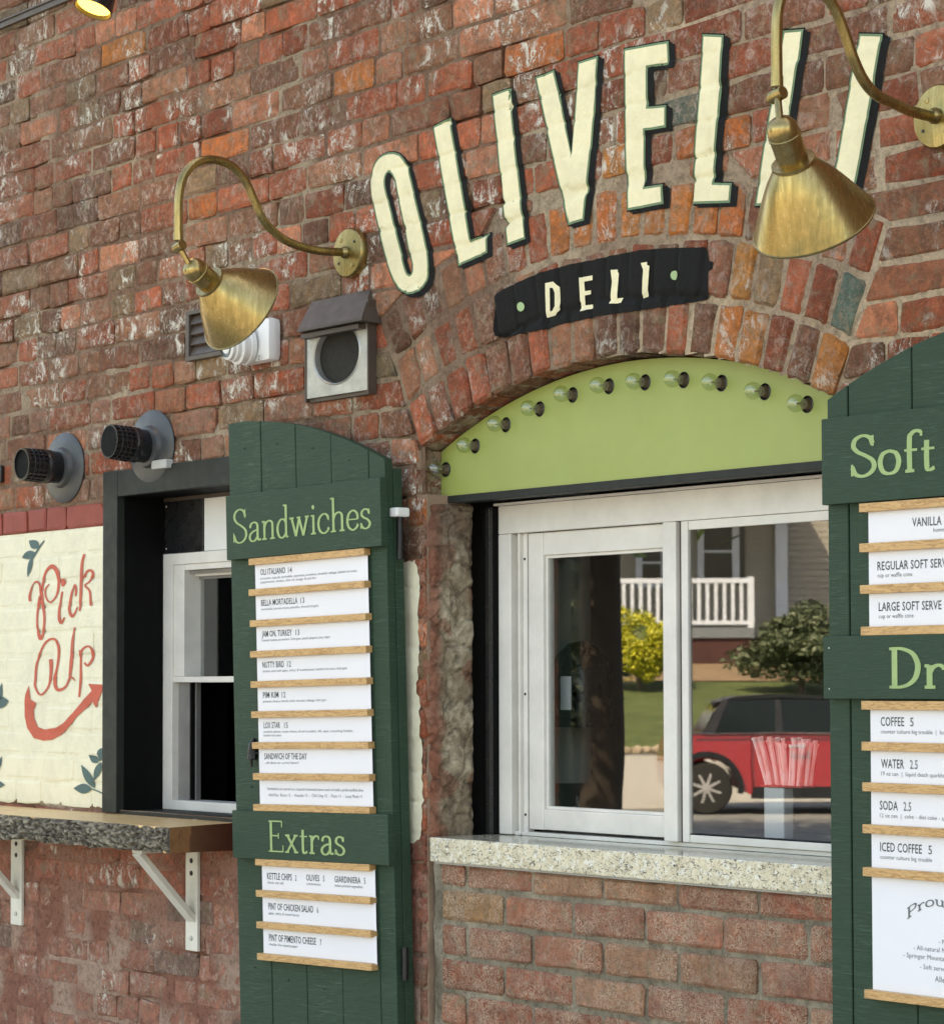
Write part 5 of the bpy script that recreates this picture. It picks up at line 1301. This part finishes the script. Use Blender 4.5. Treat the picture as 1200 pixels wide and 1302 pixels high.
m = MB(); m.box((-.2, .245, 1.19), (2.2, .80, cz0), .004); tag(m.build('inner_counter', M_['galv']), 'steel counter inside the serving window holding the straws', 'counter')
def on_y(px, py, Y): return W(px, py, Y)
# straws
SY = .27
q0 = on_y(974, 1040, SY); q1 = on_y(1006, 1040, SY); cx_ = (q0.x + q1.x) / 2; zt_ = on_y(990, 1001, SY).z; ztop = on_y(990, 950, SY).z
st = empty('straw_holder', (cx_, SY, cz0), 'clear cup stand inside the right pane holding pink paper straws', 'straw holder')
m = MB(); w_ = (q1.x - q0.x) / 2; m.box((cx_ - w_ * .8, SY - w_ * .4, cz0 + .001), (cx_ + w_ * .8, SY + w_ * .4, zt_), .004); m.build('pedestal', M_['card'], st)
m = MB(); cw = (on_y(1040, 1000, SY).x - on_y(965, 1000, SY).x) / 2; cxx = on_y(1000, 1000, SY).x
m.box((cxx - cw * .72, SY - .016, zt_), (cxx + cw * .72, SY + .016, zt_ + .004), .001); m.build('tray', M_['redband'], st)
def straw_mat():
    t = NT('paper_straw'); p = t.obj(); n_ = t.noise(p, 60, 3, .6, 0, (1, 1, .3)); rd = t.node('ShaderNodeObjectInfo').outputs['Random']
    c = t.mix((.84, .52, .47), (.90, .84, .80), t.ramp(n_, [(.42, 0), (.56, 1)])); return t.done(c, .6)
M_['straw'] = straw_mat()
rs_ = random.Random(5)
for i in range(46):
    u = rs_.uniform(-1, 1); x_ = cxx + u * cw * .66; y_ = SY + rs_.uniform(-.014, .014); L_ = (ztop - zt_) * rs_.uniform(.90, 1.12)
    lean = (u - .1) * .28 - .06 + rs_.uniform(-.06, .06)
    b = Vector((x_, y_, zt_ + .004)); e = b + Vector((lean * L_, rs_.uniform(-.1, .1) * L_, L_)); d = (e - b).normalized()
    m = MB(); m.tube([b, e], .0034, 6); m.tube([e, e + d * .006], [.0042, .0052], 6, False); o = m.build('straw', M_['straw'], None, True)
    tag(o, 'pink and white paper-wrapped straw standing in the bunch behind the right pane', 'straw', 'paper straws in the holder')
# dim things behind the left pane
Yi = .60
a_ = on_y(704, 715, Yi); b2 = on_y(741, 822, Yi); m = MB(); xm = (a_.x + b2.x) / 2; r_ = (b2.x - a_.x) / 2
A = Matrix.Translation((xm, Yi, 0)); m.lathe([(0, b2.z - .3), (r_, b2.z - .3), (r_, a_.z - .07), (r_ * 1.06, a_.z - .06), (r_ * 1.06, a_.z - .04), (r_, a_.z - .03), (r_ * .95, a_.z + .25), (0, a_.z + .25)], A, 32)
tag(m.build('white_duct', M_['white'], None, True), 'tall white cylinder dimly seen inside behind the left pane', 'cylinder')
Yi = .45
q = on_y(722, 865, Yi); m = MB(); Rr = .062
m.lathe([(0, .085), (.03, .078), (.055, .05), (.066, .01), (.066, -.10), (0, -.10)], Matrix.Translation((q.x - .015, Yi + .05, q.z)), 28); tag(m.build('coffee_machine', M_['plastic'], None, True), 'dark rounded machine in the shade inside the left pane', 'machine')  # domed shape made up for an unclear dark thing indoors
q = on_y(718, 881, .23); w1 = on_y(724, 881, .23).x - q.x; m = MB(); m.box((q.x - w1, .23, on_y(718, 903, .23).z), (q.x + w1, .236, on_y(718, 860, .23).z), .002); tag(m.build('white_tag', M_['card']), 'small upright white card hanging inside the left pane', 'card')
V, F = [], []; q = on_y(718, 985, .30)
for i in range(14):
    for j in range(10):
        u, v = i / 13, j / 9; V.append((q.x - .035 + u * .075, .30 + .02 * noise.noise(Vector((u * 4, v * 4, 1))) + v * .03, cz0 + .002 + (1 - (2 * u - 1) ** 2) ** .6 * .075 * v * (1 + .5 * noise.noise(Vector((u * 5, v * 3, 4))))))
for i in range(13):
    for j in range(9): a = i * 10 + j; F.append((a, a + 1, a + 11, a + 10))
tag(mesh('folded_cloth', V, F, M_['concrete'], None, True), 'crumpled beige cloth on the counter inside the left pane', 'cloth')

# ---------------------------------------------------------------- the street opposite, seen only in the glass
R2 = Vector((_r.x, _r.y, 0)); F2 = Vector((_f.x, _f.y, 0))
def PT(u, v, z):
    p = Vector((CAM.x, CAM.y, 0)) + R2 * u + F2 * v
    return Vector((p.x, 2 * GL - p.y, z))
def UV(px, py, d):
    p = CAM + (FW * FPX + RT * (px - 600) + UPV * (CY - py)) * (d / FPX); q = p - CAM
    return q.dot(R2), q.dot(F2), p.z
def fbox(m, u0, u1, v0, v1, z0, z1):
    vv = [PT(u, v, z) for z in (z0, z1) for v in (v0, v1) for u in (u0, u1)]
    return m.add(vv, [(0, 2, 3, 1), (4, 5, 7, 6), (0, 1, 5, 4), (2, 6, 7, 3), (0, 4, 6, 2), (1, 3, 7, 5)])
def prof(v):
    pts = [(-1e4, 0), (33, 0), (40, .42), (48, 1.55), (54, 1.95), (70, 2.2), (1e4, 2.2)]
    for (a, b), (c, d) in zip(pts, pts[1:]):
        if v <= c: return b + (d - b) * (v - a) / (c - a)
def sheet(name, us, vs3, mat, dz, col=None):
    V = [PT(u, v, prof(v) + dz) for v in vs3 for u in us]; n_ = len(us)
    F = [(j * n_ + i, j * n_ + i + 1, (j + 1) * n_ + i + 1, (j + 1) * n_ + i) for j in range(len(vs3) - 1) for i in range(n_ - 1)]
    m = MB(); m.add(V, F); o = m.build(name, mat, None, 2); tag(o, kind='structure'); return o
vs_all = [-400, -100, -20, 0, 20, 32.6, 33, 34.5, 36, 38, 40, 42, 44, 46, 48, 50, 52, 54, 60, 70, 120, 500]
sheet('ground', [-400, -100, -30, 0, 30, 100, 400], vs_all, M_['asphalt'], 0)
grass = NT('lawn'); p = grass.pos(); M_['grass'] = grass.done(grass.mix((.055, .085, .022), (.10, .13, .04), grass.ramp(grass.noise(p, 2.2, 6, .8), [(.4, 0), (.65, 1)])), .9, 0, grass.bump(grass.noise(p, 14, 4), 1, .05))
sheet('driveway', [-60, -10, 0, 10, 60], [32.7, 34.5, 36, 38, 40.2], M_['concrete'], .005)
sheet('lawn', [-60, -10, 0, 10, 60], [40.6, 42, 44, 46, 48.0], M_['grass'], .03)
M_['mulch'] = mat_plain('mulch', (.26, .18, .11), .95, 0, .5, 10, .2)
sheet('planting_bed', [-60, -10, 0, 10, 60], [48.0, 49, 52, 54], M_['mulch'], .05)
m = MB(); m.box((-14, -2.6, 0), (14, -.002, .012)); tag(m.build('pavement', M_['concrete']), kind='structure')
M_['stone'] = mat_plain('kerb_stone', (.40, .33, .24), .9, 0, .6, 8, .2)
m = MB(); rr = random.Random(3)
for i in range(120):
    u = -8 + i * .17 + rr.uniform(-.03, .03); v = 40.4 + rr.uniform(-.12, .12); c = PT(u, v, prof(v) + .04); bm = bmesh.new(); bmesh.ops.create_icosphere(bm, subdivisions=1, radius=rr.uniform(.09, .16))
    m.add([Vector((w.co.x * rr.uniform(.85, 1.2), w.co.y * rr.uniform(.85, 1.2), w.co.z * .8)) + c for w in bm.verts], [tuple(w.index for w in f.verts) for f in bm.faces]); bm.free()
o = m.build('edging_stones', M_['stone'], None, True); tag(o, 'row of tan stones edging the lawn', 'stones', kind='stuff')
# plants made of many small leaves
def leaf_mat(name, c1, c2):
    t = NT(name); rd = t.node('ShaderNodeNewGeometry').outputs['Random Per Island']
    c = t.mix(c1, c2, rd); t.done(c, .55); t.b.inputs['Subsurface Weight'].default_value = 0; return t.m
def foliage(name, c, rad, n_, size, mat, parent, seed=1, clumps=26, flat=.25):
    r = random.Random(seed); V, F = [], []; cl = []
    for i in range(clumps):
        d = Vector((r.gauss(0, 1), r.gauss(0, 1), r.gauss(0, 1) * 1.0)).normalized() * r.uniform(.45, .92)
        cl.append((Vector((d.x * rad[0], d.y * rad[1], d.z * rad[2])), r.uniform(.22, .42)))
    for i in range(n_):
        cc, s_ = cl[r.randrange(clumps)]; d = Vector((r.gauss(0, 1), r.gauss(0, 1), r.gauss(0, 1))).normalized() * (r.random() ** .4)
        p = cc + Vector((d.x * rad[0], d.y * rad[1], d.z * rad[2])) * s_
        a = Vector((r.gauss(0, 1), r.gauss(0, 1), r.gauss(0, 1) * .6)).normalized(); b = a.cross(Vector((r.gauss(0, 1), r.gauss(0, 1), r.gauss(0, 1)))).normalized(); k = size * r.uniform(.6, 1.3)
        q = Vector(c) + p; j = len(V); V += [q - a * k, q + b * k * .45, q + a * k, q - b * k * .45]; F.append((j, j + 1, j + 2, j + 3))
    return mesh(name, V, F, mat, parent)
u, v, z = UV(815, 822, 47); base = PT(u, v, prof(v))
b_ = empty('round_bush', base, 'round yellow-green clipped bush mirrored in the left pane', 'bush'); ml = leaf_mat('yellow_leaves', (.58, .54, .05), (.30, .33, .03))
rb_ = .66; foliage('foliage', (base.x, base.y, z), (rb_, rb_, .72), 15000, .042, ml, b_, 3, 60)
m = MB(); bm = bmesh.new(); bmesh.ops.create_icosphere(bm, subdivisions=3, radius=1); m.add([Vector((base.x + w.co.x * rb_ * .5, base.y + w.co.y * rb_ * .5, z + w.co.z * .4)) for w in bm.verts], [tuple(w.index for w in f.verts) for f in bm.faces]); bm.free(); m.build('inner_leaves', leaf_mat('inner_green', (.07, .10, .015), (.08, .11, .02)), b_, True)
m = MB(); m.tube([base, Vector((base.x, base.y, z))], [.06, .04], 8); m.build('stem', M_['hood'], b_, True)
md = leaf_mat('dark_leaves', (.035, .06, .025), (.12, .15, .08))
u, v, z = UV(1022, 822, 46.5); base = PT(u, v, prof(v)); b_ = empty('leafy_shrub', base, 'dark broad-leaved shrub mirrored above the red car', 'bush')
foliage('foliage', (base.x, base.y, z), (1.15, 1.15, .66), 12000, .06, md, b_, 8, 34); m = MB(); m.tube([base, Vector((base.x, base.y, z))], [.07, .04], 8); m.build('stem', M_['hood'], b_, True)
# tree by the road
M_['treebark'] = mat_plain('tree_bark', (.028, .020, .014), .95, 0, 1.0, 26, .3)
def tree(px, d, rt, label, crown_z, crown_r, seed, n_=5200):
    u, v, z = UV(px, 900, d); b = PT(u, v, 0); t = empty('street_tree', b, label, 'tree', 'trees across the road')
    r = random.Random(seed); pts = [b + Vector((0, 0, -.05))]; rs__ = [rt * 1.35]
    for k_ in range(1, 16): pts.append(b + Vector((.02 * math.sin(k_ * .7 + seed), .02 * math.cos(k_ * .9), k_ * crown_z / 15))); rs__.append(rt * (1.06 - .25 * k_ / 15) * r.uniform(.95, 1.05))
    m = MB(); m.tube(pts, rs__, 14); m.build('trunk', M_['treebark'], t, True)
    for k_ in range(7):
        a = k_ * .9 + seed; s_ = b + Vector((0, 0, crown_z * (.62 + .05 * k_))); e = s_ + Vector((math.cos(a), math.sin(a), .7)).normalized() * crown_r * .8
        m = MB(); m.tube([s_, s_.lerp(e, .5) + Vector((0, 0, .15)), e], [rt * .45, rt * .28, rt * .08], 7); m.build('limb', M_['treebark'], t, True)
    foliage('crown', (b.x, b.y, crown_z + crown_r * .25), (crown_r, crown_r, crown_r * .75), n_, .13, leaf_mat('tree_leaves', (.03, .055, .015), (.07, .11, .03)), t, seed, 44)
    return t
tree(768, 23.5, .195, 'dark tree trunk mirrored in the left pane', 4.4, 3.3, 4, 9000)
u, v, z = UV(700, 950, 22)
for k_, (px, d, h, w) in enumerate(((716, 25, 3.4, .52), (672, 24.5, 3.2, .6), (628, 25.5, 3.3, .6))):  # evergreens added so that the glass mirrors something dark here
    u, v, z = UV(px, 950, d); b = PT(u, v, 0); t = empty('evergreen_shrub', b, ['dark columnar evergreen next to the mirrored trunk', 'dark columnar evergreen in the middle of the three', 'dark columnar evergreen farthest from the trunk'][k_], 'shrub', 'evergreens beside the tree')
    foliage('foliage', (b.x, b.y, h / 2), (w, w, h / 2), 3000, .09, md, t, 20 + k_, 40)
    m = MB(); m.tube([b, b + Vector((0, 0, h * .9))], [w * .75, w * .45], 10); m.build('inner_leaves', leaf_mat('evergreen_core', (.012, .018, .010), (.014, .02, .012)), t, True)
tree(140, 30, .2, 'leafy street tree farther left across the road', 4.2, 2.8, 9, 3800)
# house with porch
M_['siding'] = mat_plain('beige_siding', (.34, .33, .30), .7, 0, .1, 12, .04); M_['hwhite'] = mat_plain('white_trim', (.60, .68, .80), .5, 0, 0, 12, .03); M_['found'] = mat_plain('red_foundation', (.075, .030, .028), .9, 0, .3, 9, .2)
M_['hglass'] = mat_plain('house_window_glass', (.015, .02, .02), .15, 0, 0, 12, .02); M_['deck'] = mat_plain('grey_blue_deck', (.16, .19, .22), .7, 0, 0, 12, .05); M_['shingle'] = mat_plain('roof_shingles', (.10, .09, .085), .9, 0, .4, 10, .2)
D_ = 56
def hu(px, d=D_): return UV(px, 870, d)[0]
def hz(py, d=D_): return UV(600, py, d)[2]
hs = empty('porch_house', PT(hu(960), D_, prof(D_)), 'beige sided house with white porch railing mirrored in the right pane', 'house')
m = MB(); fbox(m, hu(400), hu(1500), D_ + .05, D_ + 8, prof(54) - .5, 9); m.build('wall', M_['siding'], hs)
m = MB(); z = hz(806)
while z < 8.5:
    fbox(m, hu(400), hu(1500), D_ - .005, D_ + .05, z, z + .125); V = m.v[-8:]; z += .135
    for q in V[:4]: pass
o = m.build('siding_boards', M_['siding'], hs); o['kind'] = 'stuff'
m = MB(); fbox(m, hu(400), hu(1500), D_ - .02, D_ + .045, prof(54) - .2, hz(812)); m.build('foundation', M_['found'], hs)
PF = 53.2                                               # front of the porch
m = MB(); fbox(m, hu(500, PF), hu(962, PF), PF, D_ - .03, hz(812, PF), hz(799, PF)); m.build('porch_floor', M_['deck'], hs)
m = MB(); fbox(m, hu(500, PF), hu(958, PF), PF + .05, PF + .15, prof(PF) - .3, hz(812, PF) - .002); m.build('porch_skirt', M_['found'], hs)
rail = MB(); fbox(rail, hu(500, PF), hu(962, PF), PF + .02, PF + .08, hz(742, PF), hz(736, PF)); ro = rail.build('railing', M_['hwhite'], hs)
rail = MB(); fbox(rail, hu(500, PF), hu(962, PF), PF + .025, PF + .075, hz(795, PF), hz(790, PF)); rail.build('bottom_rail', M_['hwhite'], ro)
px = 620.0; k_ = 0
while px < 960:
    mm = MB(); fbox(mm, hu(px, PF), hu(px + 4.2, PF), PF + .03, PF + .07, hz(790, PF), hz(742, PF)); mm.build('baluster', M_['hwhite'], ro); px += 10.8
for p0, p1, yb in ((954, 962, 736), (988, 1003, 600)):
    if p0 == 954: mm = MB(); fbox(mm, hu(p0, PF), hu(p1, PF), PF, PF + .1, hz(799, PF), hz(734, PF)); mm.build('newel_post', M_['hwhite'], ro)
    else: mm = MB(); fbox(mm, hu(p0, D_), hu(p1, D_), D_ - .25, D_ - .05, hz(812), 6.5); mm.build('corner_post', M_['hwhite'], hs)
for (a, b, c, d) in ((898, 934, 668, 736), (818, 842, 690, 742), (700, 740, 668, 736), (1090, 1130, 668, 736)):
    mm = MB()
    for x0, x1, y0, y1 in ((a - 8, a, c - 8, d + 6), (b, b + 9, c - 8, d + 6), (a, b, c - 8, c), (a, b, d, d + 6)): fbox(mm, hu(x0), hu(x1), D_ - .08, D_ - .006, hz(y1), hz(y0))
    wf = mm.build('window', M_['hwhite'], hs)
    mm = MB(); fbox(mm, hu(a), hu(b), D_ - .03, D_ - .007, hz(d), hz(c)); mm.build('pane', M_['hglass'], wf)
    mm = MB(); fbox(mm, hu(a), hu(b), D_ - .05, D_ - .031, hz((c + d) / 2 + 1.5), hz((c + d) / 2 - 1.5)); mm.build('glazing_bar', M_['hwhite'], wf)
mm = MB(); fbox(mm, hu(938), hu(950), D_ - .06, D_ - .007, hz(745), hz(640)); mm.build('dark_shutter', M_['hglass'], hs)
mm = MB(); fbox(mm, hu(380), hu(1010), PF - .6, D_ + 1, 5.6, 5.75); mm.build('porch_roof', M_['shingle'], hs)
mm = MB(); fbox(mm, hu(380), hu(1520), D_ - .5, D_ + 8.5, 9.0, 9.2); mm.build('roof', M_['shingle'], hs)

# small red car
def redpaint():
    t = NT('red_car_paint'); return t.done((.33, .006, .012), .2, 0, None, Coat_Weight=1.0, Coat_Roughness=.05)
M_['red'] = redpaint(); M_['rimsilver'] = mat_plain('wheel_silver', (.20, .20, .21), .35, 0, 0, 40, .05); M_['spoke'] = mat_plain('spoke_silver', (.36, .37, .39), .3, 0, 0, 40, .05); M_['carglass'] = mat_plain('car_glass', (.010, .016, .018), .10, 0, 0, 10, .02, Specular_IOR_Level=.25); M_['carblack'] = mat_plain('car_black', (.018, .02, .024), .3, 0, 0, 10, .02); M_['tyre'] = mat_plain('tyre', (.02, .02, .02), .85, 0, .2, 60, .1); M_['chrome'] = mat_plain('chrome', (.75, .75, .75), .15, 1, 0, 60, .03)
DC = 31.2
uw, vw, _z = UV(903, 1030, DC); u0c = uw - .50                # rear of the car
def cp(x, y, z): return PT(u0c + x, vw - .05 + y + x * .0, z)    # x along the car from its tail, y across (0 = near side)
car = empty('red_car', cp(1.9, .8, 0), 'small red hatchback with dark roof mirrored in the right pane', 'car')
def loft(m, secs, nseg=None):
    """secs: list of closed rings of equal length"""
    n_ = len(secs[0]); vv = [p for s_ in secs for p in s_]; ff = []
    for i in range(len(secs) - 1):
        for k_ in range(n_): ff.append((i * n_ + k_, i * n_ + (k_ + 1) % n_, (i + 1) * n_ + (k_ + 1) % n_, (i + 1) * n_ + k_))
    ff.append(tuple(range(n_))); ff.append(tuple(range((len(secs) - 1) * n_, len(secs) * n_))[::-1]); m.add(vv, ff)
WH = 1.68
low = [(.02, .34), (.0, .55), (.03, .80), (.10, .93), (.30, .97), (1.0, .965), (2.2, .955), (2.75, .94), (3.2, .90), (3.55, .80), (3.66, .60), (3.64, .34)]
def arch_pts(cx, r, n_=9): return [(cx + r * math.cos(a), .31 + r * math.sin(a)) for a in np.linspace(0, math.pi, n_)]
bottom = [(3.40, .22)] + arch_pts(2.98, .37) + [(2.55, .20), (1.1, .20)] + arch_pts(.50, .37) + [(.10, .24)]
prof_c = low + bottom
secs = []
for y, sx, dz in ((.03, .985, -.02), (0.0, 1, 0), (.10, 1, .0), (WH - .1, 1, 0), (WH, 1, 0), (WH - .03, .985, -.02)):
    secs.append([cp(1.83 + (x - 1.83) * sx, y + (.055 * max(0, (z_ - .62) / .34) if y < .5 else -.055 * max(0, (z_ - .62) / .34)), z_ + (dz if z_ > .5 else 0)) for x, z_ in prof_c])
m = MB(); loft(m, secs); m.build('body', M_['red'], car, True)
gh = [(.46, .96), (.58, 1.18), (.72, 1.35), (.92, 1.40), (1.4, 1.425), (2.0, 1.40), (2.25, 1.34), (2.75, .955)]
m = MB(); loft(m, [[cp(x, y + (.16 * (z_ - .95) / .45 if y < .8 else -.16 * (z_ - .95) / .45), z_) for x, z_ in gh] for y in (.055, .12, WH - .12, WH - .055)]); m.build('greenhouse', M_['carglass'], car, True)
m = MB(); rf = [(.62, 1.335), (.86, 1.405), (1.4, 1.43), (2.0, 1.405), (2.2, 1.36), (2.0, 1.375), (1.4, 1.395), (.85, 1.37)]
loft(m, [[cp(x, y, z_ + (.0 if .3 < y < 1.3 else -.015)) for x, z_ in rf] for y in (.19, .3, WH - .3, WH - .19)]); m.build('roof', M_['carblack'], car, True)
for x0, x1 in ((.47, .57), (1.32, 1.38)):
    m = MB(); vv = []
    for x, z_ in ((x0, .965), (x1 + .04, .965), (x1 + .20 * (x0 < .5) + .02, 1.36), (x0 + .22 * (x0 < .5) + .02, 1.36)): vv.append(cp(x, .045 + .16 * (z_ - .95) / .45, z_))
    m.add(vv + [v_ + Vector((0, 0, 0)) for v_ in []], [(0, 1, 2, 3)]); m.build('pillar', M_['carblack'], car)
for cx_ in (.50, 2.98):
    m = MB(); V, F = [], []
    for k_, a in enumerate(np.linspace(-.15, math.pi + .15, 18)):
        for r_, y_ in ((.37, -.006), (.44, -.006), (.44, .02), (.37, .02)): V.append(cp(cx_ + r_ * math.cos(a), y_ - .006, .31 + r_ * math.sin(a)))
    for k_ in range(17):
        for j in range(4): F.append((k_ * 4 + j, k_ * 4 + (j + 1) % 4, k_ * 4 + 4 + (j + 1) % 4, k_ * 4 + 4 + j))
    m.add(V, F); m.build('wheel_arch', M_['carblack'], car)
    m = MB(); fbox(m, 0, 0, 0, 0, 0, 0) if False else None
    for side, yc in ((0, .10), (1, WH - .10)):
        ctr = cp(cx_, yc, .31); axw = (cp(cx_, yc - 1, .31) - ctr).normalized() * (1 if side == 0 else -1)
        m = MB(); m.lathe([(.20, .09), (.29, .085), (.31, .06), (.31, -.07), (.29, -.09), (.2, -.09)], axisM(ctr, axw), 32); wh = m.build('wheel', M_['tyre'], car, True)
        m = MB(); m.lathe([(.20, .075), (.20, .088), (.185, .09), (.175, .06), (.0, .055)], axisM(ctr, axw), 28); m.build('rim', M_['rimsilver'], wh, True)
        A = axisM(ctr, axw); m = MB()
        for s_ in range(8):
            a = s_ * 2 * math.pi / 8 + .3; m.tube([A @ Vector((0, 0, .075)), A @ Vector((.18 * math.cos(a), .18 * math.sin(a), .07))], [.030, .026], 6)
        m.lathe([(.05, .07), (.045, .095), (0, .10)], A, 16); m.build('spokes', M_['spoke'], wh, True)
m = MB(); loft(m, [[cp(x, y, z_) for x, z_ in ((1.02, .19), (2.6, .19), (2.58, .33), (1.05, .33))] for y in (-.008, .03)]); m.build('side_skirt', M_['carblack'], car)
m = MB(); m.tube([cp(.35, .030, .955), cp(1.5, .026, .965), cp(2.7, .03, .945)], .010, 6); m.build('belt_trim', M_['chrome'], car)
m = MB(); m.tube([cp(1.46, .0, .80), cp(1.47, -.035, .805), cp(1.66, -.035, .81), cp(1.67, 0, .805)], .018, 8); m.build('door_handle', M_['chrome'], car, True)
m = MB(); m.lathe([(0, -.09), (.06, -.07), (.085, 0), (.06, .07), (0, .09)], axisM(cp(2.42, -.10, 1.03), (cp(3, 0, 0) - cp(2, 0, 0))), 14); m.build('wing_mirror', M_['carblack'], car, True)
m = MB()
for y in (.02,): m.lathe([(.0, -.02), (.07, -.015), (.075, .015), (0, .02)], axisM(cp(.04, .14, .78), (cp(0, 0, 0) - cp(1, 0, 0))), 14)
m.build('tail_lamp', M_['redband'], car, True)
m = MB(); 
for x_ in (1.05, 2.42): m.tube([cp(x_, .002, .30), cp(x_ - .02, -.003, .6), cp(x_, .045, .95)], .006, 5)
m.build('door_seam', M_['carblack'], car)
